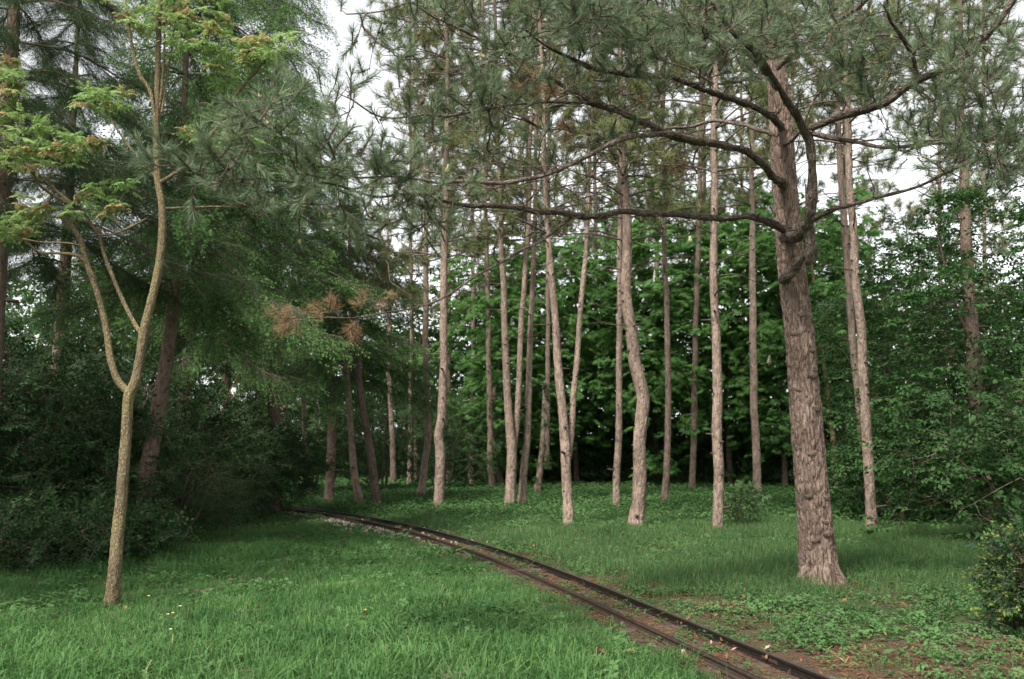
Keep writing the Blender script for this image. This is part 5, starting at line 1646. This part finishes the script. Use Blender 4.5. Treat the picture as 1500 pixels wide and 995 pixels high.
def maple_seedling():
    base = G(1472, 845); base[2] = 0
    t = thing('maple_seedling', 'maple seedling with large lobed bluish leaves above the yellow green shrub', 'seedling', base)
    g = Geo()
    top = P(1462, 778, base[1])
    st = spline([[*(base - [0, 0, .05]), 0.009], [*(base * 0.5 + top * 0.5 + [0.03, 0, 0]), 0.007], [*top, 0.003]], 0.06)
    addtube(g, st[:, :3], st[:, 3], 6, 0)
    # a five lobed leaf, each lobe a folded blade
    lg = Geo()
    for a, l in ((0, 0.13), (0.75, 0.11), (-0.75, 0.11), (1.55, 0.07), (-1.55, 0.07)):
        V, T = leaf_shape(l, l * 0.62, 0.10, 0.18)
        lg.add(V @ rotm(0, 0.05, a).T, T, None, 0)
    lm = lg.mesh('leaf', [M['maple']], smooth=False)
    for px, py, yaw, sc in [(1440, 783, 3.3, 1.1), (1462, 775, 0.3, 1.25), (1447, 795, 3.9, 1.2), (1480, 782, 5.4, 1.2), (1466, 798, 4.7, 1.1), (1490, 795, 5.9, 1.1), (1428, 798, 3.0, 0.9), (1424, 830, 3.4, 1.0), (1448, 822, 4.2, 1.0), (1455, 865, 3.6, 0.9)]:
        q = P(px, py, base[1] + rng.normal() * 0.12)
        i = int(np.argmin(np.linalg.norm(st[:, :3] - q, axis=1)))
        addtube(g, [st[i, :3], (st[i, :3] + q) / 2 + [0, 0, 0.02], q], [0.004, 0.003, 0.002], 4, 0)
        part('leaf', lm, t, None, q - base, (rng.normal() * 0.2, 0.35 + rng.normal() * 0.2, yaw), sc)
    part('stem', g.mesh('stem', [M['twig']], base), t)
maple_seedling()

# ------------------------------------------------------------------ pines further back, and the far wood
FP = 'pines further back'
for lab, px, Y, h, w_ in [
    ('distant pine far behind the slim pine that leans slightly right', 600, 37, 12, 8),
    ('distant pine standing right behind the kinked pine', 655, 41, 12, 8),
    ('distant pine behind the gap between the bent pine and the forked pine', 905, 43, 13, 8),
    ('distant pine behind the gap right of the tall straight pine', 1085, 41, 13, 8),
    ('distant pine just right of the largest pine trunk', 1235, 43, 13, 8),
    ('distant pine behind the kinked pine with sky either side', 690, 38, 13, 9),
    ('distant pine behind the ivy covered pines', 770, 40, 14, 9),
    ('distant pine behind the forked pine crown', 870, 41, 14, 9),
    ('distant pine behind the slim pine right of the double bend', 960, 39, 13, 9),
    ('distant pine behind the tall straight pine crown', 1030, 42, 14, 9),
    ('distant pine behind the largest pine trunk', 1160, 40, 13, 9),
    ('distant pine behind the right hand bushes, left one', 1375, 42, 13, 9),
    ('distant pine behind the right hand bushes, right one', 1440, 40, 13, 9),
]:
    y0 = 703
    ptop = P(px, 100, Y)
    slim_pine(lab, [[(px, y0, w_), (px + 2, 600, w_ * 0.9), (px + 3, 480, w_ * 0.8), (px + 2, 360, w_ * 0.7)]], (455, 2.9, 290), 'slim_bark', FP, Y, 5, dead_tufts=4, tuft_scale=1.5)

def far_wood():
    n = 12500
    x = rng.uniform(-52, 52, n)
    y = 44 + rng.random(n) * 14 + 0.004 * x * x
    ht = 4.5 + 6.0 * n2(x, y, 0.16, 31) + 3.5 * np.clip(np.abs(x) / 26 - 0.25, 0, 1.4)
    z = ht * rng.random(n) ** 1.35
    pos = np.stack([x, y, z], -1)
    scatter('far_woodland', 'far_spray', pos, aim(unit(n) * [1, 1, 0.35], rng.normal(size=n) * 0.6), rng.uniform(0.9, 1.6, n))
far_wood()

# ------------------------------------------------------------------ ground cover
def pts_in(n, y0, y1):
    y = np.sqrt(rng.uniform(y0 * y0, y1 * y1, n))
    x = rng.uniform(-1, 1, n) * (0.60 * y + 1.6)
    return x, y

def cover(name, key, x, y, sc, label=None, vid=None, tilt=0.12):
    z = hgt(x, y)
    n = len(x)
    e = np.stack([rng.normal(size=n) * tilt, rng.normal(size=n) * tilt, rng.uniform(0, 6.28, n)], -1)
    return scatter(name, key, np.stack([x, y, z], -1), e, sc, None, (0, 0, 0), vid)

def pine_clear(x, y):
    return np.hypot(x - 3.62, y - 11.65) > 0.36

def ground_cover():
    # lush meadow grass on the left of the track
    x, y = pts_in(26000, 4.6, 30)
    d = track_dist(x, y)
    lt = litter(x, y)
    k = (d < -0.34) & (rng.random(len(x)) < np.clip(1.15 - lt * 1.1, 0, 1)) & (rng.random(len(x)) < sstep(-0.33, -0.5, d) * 0.8 + 0.2)
    k &= ~((x < -0.47 * y + 0.6) & (y > 12.6))
    x, y, d = x[k], y[k], d[k]
    nn = n2(x, y, 0.55, 51)
    sc = (0.62 + 0.75 * nn) * (0.55 + 0.45 * sstep(-0.4, -1.4, d)) * (0.85 + 0.2 * sstep(12, 7, y))
    sc = sc * (1 - 0.35 * sstep(13, 20, y))
    vid = np.where(rng.random(len(x)) < 0.12 + 0.3 * (nn > 0.62), rng.integers(4, 6, len(x)), rng.integers(0, 4, len(x)))
    cover('meadow_grass', 'lush_grass', x, y, sc, vid=vid)
    # finer grass right of the track, thickest round the large pine
    x, y = pts_in(26000, 5.0, 30)
    d = track_dist(x, y)
    nn = n2(x, y, 0.8, 61)
    dens = sstep(9.2, 12.0, y) * sstep(24, 17, y) * (0.35 + 0.65 * sstep(0.25, 0.5, nn)) + 0.10
    dens = np.maximum(dens, 0.75 * sstep(2.6, 0.8, np.hypot((x - 1.9) / 1.6, (y - 17) / 3.0)))
    dens = dens * np.clip(1.1 - 0.9 * litter(x, y), 0.05, 1) * sstep(0.35, 1.2, d)
    k = (d > 0.4) & (rng.random(len(x)) < dens) & pine_clear(x, y)
    x, y, nn = x[k], y[k], nn[k]
    cover('fine_grass', 'fine_grass', x, y, (0.55 + 0.6 * nn) * (0.6 + 0.4 * sstep(9, 12, y)))
    # creeping herbs between the rails, right of the track and below the pines
    x, y = pts_in(32000, 5.0, 32)
    d = track_dist(x, y)
    nn = n2(x, y, 1.1, 71)
    dens = np.where(np.abs(d) < 0.6, 0.25 + 0.75 * sstep(0.36, 0.58, nn), 0)
    dens = np.where(d >= 0.6, 0.5 + 0.5 * sstep(0.32, 0.55, nn), dens)
    dens = np.where(d <= -0.6, 0.06 + 0.8 * sstep(0.55, 0.7, nn), dens)
    dens = dens * np.where(d > 0.6, np.clip(1.15 - 0.8 * litter(x, y), 0.1, 1), 1)
    near_rail = (np.abs(np.abs(d) - GAUGE / 2) < 0.05)
    k = (rng.random(len(x)) < dens) & ~near_rail & pine_clear(x, y) & ~((x < -0.5 * y) & (y > 12.5))
    x, y, d = x[k], y[k], d[k]
    sc = rng.uniform(0.65, 1.25, len(x)) * np.where(np.abs(d) < 0.6, 0.62, 1.0) * np.where(d < -0.6, 1.3, 1)
    cover('creeping_herbs', 'herbs', x, y, sc, tilt=0.15)
    # taller herbs and seedlings below the trees at the back
    x, y = pts_in(24000, 14, 46)
    d = track_dist(x, y)
    nn = n2(x, y, 0.6, 81)
    k = (d > 0.8) & (rng.random(len(x)) < sstep(17.0, 24, y) * (0.45 + 0.55 * nn))
    cover('tall_herbs', 'tall_herbs', x[k], y[k], rng.uniform(0.7, 1.25, k.sum()))
    # low leaves along the foot of the left shrubs
    x = rng.uniform(-9.5, -3.0, 1500); y = 12.2 + (x + 9.5) * 1.6 + rng.normal(size=1500) * 0.7
    k = (y > 11.3) & (y < 20) & (x < -0.31 * y)
    cover('leafy_fringe', 'tall_herbs', x[k], y[k], rng.uniform(0.6, 1.1, k.sum()))
    # fallen needles
    x, y = pts_in(9000, 5.0, 20)
    k = (rng.random(len(x)) < litter(x, y) * 0.9) & (track_dist(x, y) > -0.9)
    cover('needle_litter', 'litter_bits', x[k], y[k], rng.uniform(0.8, 1.2, k.sum()), tilt=0.05)
    x, y = pts_in(900, 5.0, 22)
    cover('twig_litter', 'stick_bits', x, y, rng.uniform(0.7, 1.3, len(x)), tilt=0.1)
    # pale ballast beside the far curve
    n = 2600
    i = rng.integers(60, len(TRACK) - 40, n)
    off = np.where(rng.random(n) < 0.72, GAUGE / 2 + 0.07 + np.abs(rng.normal(size=n)) * 0.24, -(GAUGE / 2 + 0.08 + np.abs(rng.normal(size=n)) * 0.14))
    mid = rng.random(n) < 0.2
    off = np.where(mid, rng.uniform(-0.13, 0.13, n), off)
    p = TRACK[i] + nl[i] * off[:, None] + rng.normal(size=(n, 2)) * 0.03
    keep = rng.random(n) < np.where(off > 0, 0.002 + 0.94 * sstep(15.5, 18.5, p[:, 1]), 0.002 + 0.4 * sstep(15, 18, p[:, 1]) * (n2(p[:, 0], p[:, 1], 1.2, 91) > 0.5))
    p = p[keep]
    e = rng.uniform(0, 6.28, (len(p), 3))
    scatter('ballast', 'ballast', np.stack([p[:, 0], p[:, 1], hgt(p[:, 0], p[:, 1]) + 0.015], -1), e, rng.uniform(0.5, 1.3, len(p)))
ground_cover()

# ------------------------------------------------------------------ small things in the grass
def daisy(px, py, label):
    b = G(px, py, 0.16); b[2] = 0
    t = thing('daisy', label, 'flower', b, 'daisies in the grass')
    g = Geo(); addtube(g, [[0, 0, -0.01], [0.004, 0, 0.09], [0, 0, 0.165]], [0.0018, 0.0015, 0.0015], 4, 0)
    part('stem', g.mesh('stem', [M['grass']]), t)
    h = Geo()
    for k in range(12):
        V, T = leaf_shape(0.017, 0.006, 0.05, -0.2)
        h.add(V @ rotm(0, -0.15, k * math.pi / 6).T + [0, 0, 0.165], T, None, 0)
    part('petals', h.mesh('petals', [M['white']]), t)
    c = Geo(); addtube(c, [[0, 0, 0.163], [0, 0, 0.169], [0, 0, 0.172]], [0.006, 0.0055, 0.002], 8, 0)
    part('flower_centre', c.mesh('flower_centre', [M['yellow']]), t)
daisy(246, 901, 'white daisy, left one of the close pair right of the young tree')
daisy(253, 899, 'white daisy, right one of the close pair right of the young tree')
daisy(250, 923, 'white daisy, lowest of those right of the young tree')
daisy(218, 874, 'white daisy nearest the foot of the young tree')
daisy(264, 889, 'white daisy, rightmost and smallest beside the close pair')

b = G(535, 898, 0.13); b[2] = 0
t = thing('dandelion', 'single yellow dandelion in the bright middle of the meadow', 'flower', b)
g = Geo(); addtube(g, [[0, 0, -0.01], [0.006, 0, 0.08], [0, 0, 0.15]], [0.0025, 0.002, 0.002], 5, 0)
part('stem', g.mesh('stem', [M['grass']]), t)
g = Geo()
for k in range(22):
    V, T = leaf_shape(0.02, 0.006, 0.05, -0.3)
    g.add(V @ rotm(0, -0.1 - 0.03 * k, k * 2.4).T + [0, 0, 0.15], T, None, 0)
part('petals', g.mesh('petals', [M['yellow']]), t)

def dry_leaf(px, py, label, yaw, sc):
    b = G(px, py, 0.03)
    g = Geo()
    V, T = leaf_shape(0.11, 0.05, 0.35, -0.35)
    g.add(np.array(V) - [0.055, 0, 0], T, None, 0)
    V2 = np.array(V) - [0.055, 0, 0.002]
    g.add(V2 * [0.98, 0.98, 1], np.array(T)[:, ::-1], None, 0)
    addtube(g, [[-0.055, 0, 0], [-0.085, 0.004, 0.006]], [0.0015, 0.001], 3, 0)
    o = part('dry_leaf', g.mesh('dry_leaf', [M['dryleaf']], smooth=False), None, None, b, (0.25, -0.1, yaw), sc * 0.75)
    tag(o, label, 'leaf', 'dry leaves on the ground')
dry_leaf(1230, 968, 'curled pinkish dry leaf on bare soil right of the near rail', 2.4, 1.0)
dry_leaf(1124, 950, 'pale crumpled dry leaf touching the right rail', 0.6, 0.8)
dry_leaf(1041, 942, 'small pinkish dry leaf lying between the rails', 1.4, 0.6)
dry_leaf(1075, 952, 'brown dry leaf between the rails close to the right rail', 0.2, 0.6)

def weed(px, py, label, n, L, W, key, cat='weed', up=0.9):
    b = G(px, py); b[2] = 0
    t = thing('broad_leaved_weed', label, cat, b, 'weeds in the grass')
    g = Geo(); V, T = leaf_shape(L, W, 0.15, 0.45)
    g.add(V, T, None, 0)
    lm = g.mesh('leaf', [M[key]], smooth=False)
    for k in range(n):
        part('leaf', lm, t, None, (rng.normal() * 0.03, rng.normal() * 0.03, 0.01), (rng.normal() * 0.3, -rng.uniform(0.4, up) , k * 2.4 + rng.normal() * 0.2), rng.uniform(0.7, 1.2))
weed(660, 815, 'pale broad leaved weed tuft beside the left rail', 13, 0.26, 0.045, 'herb', up=1.1)
weed(632, 806, 'smaller pale weed tuft left of the broad leaved weed by the left rail', 9, 0.22, 0.04, 'herb', up=1.1)
weed(690, 822, 'pale weed tuft right of the broad leaved weed by the left rail', 8, 0.2, 0.04, 'herb', up=1.0)
weed(384, 866, 'dark narrow leaved weed standing upright in the left meadow', 6, 0.22, 0.03, 'shrub', up=1.35)
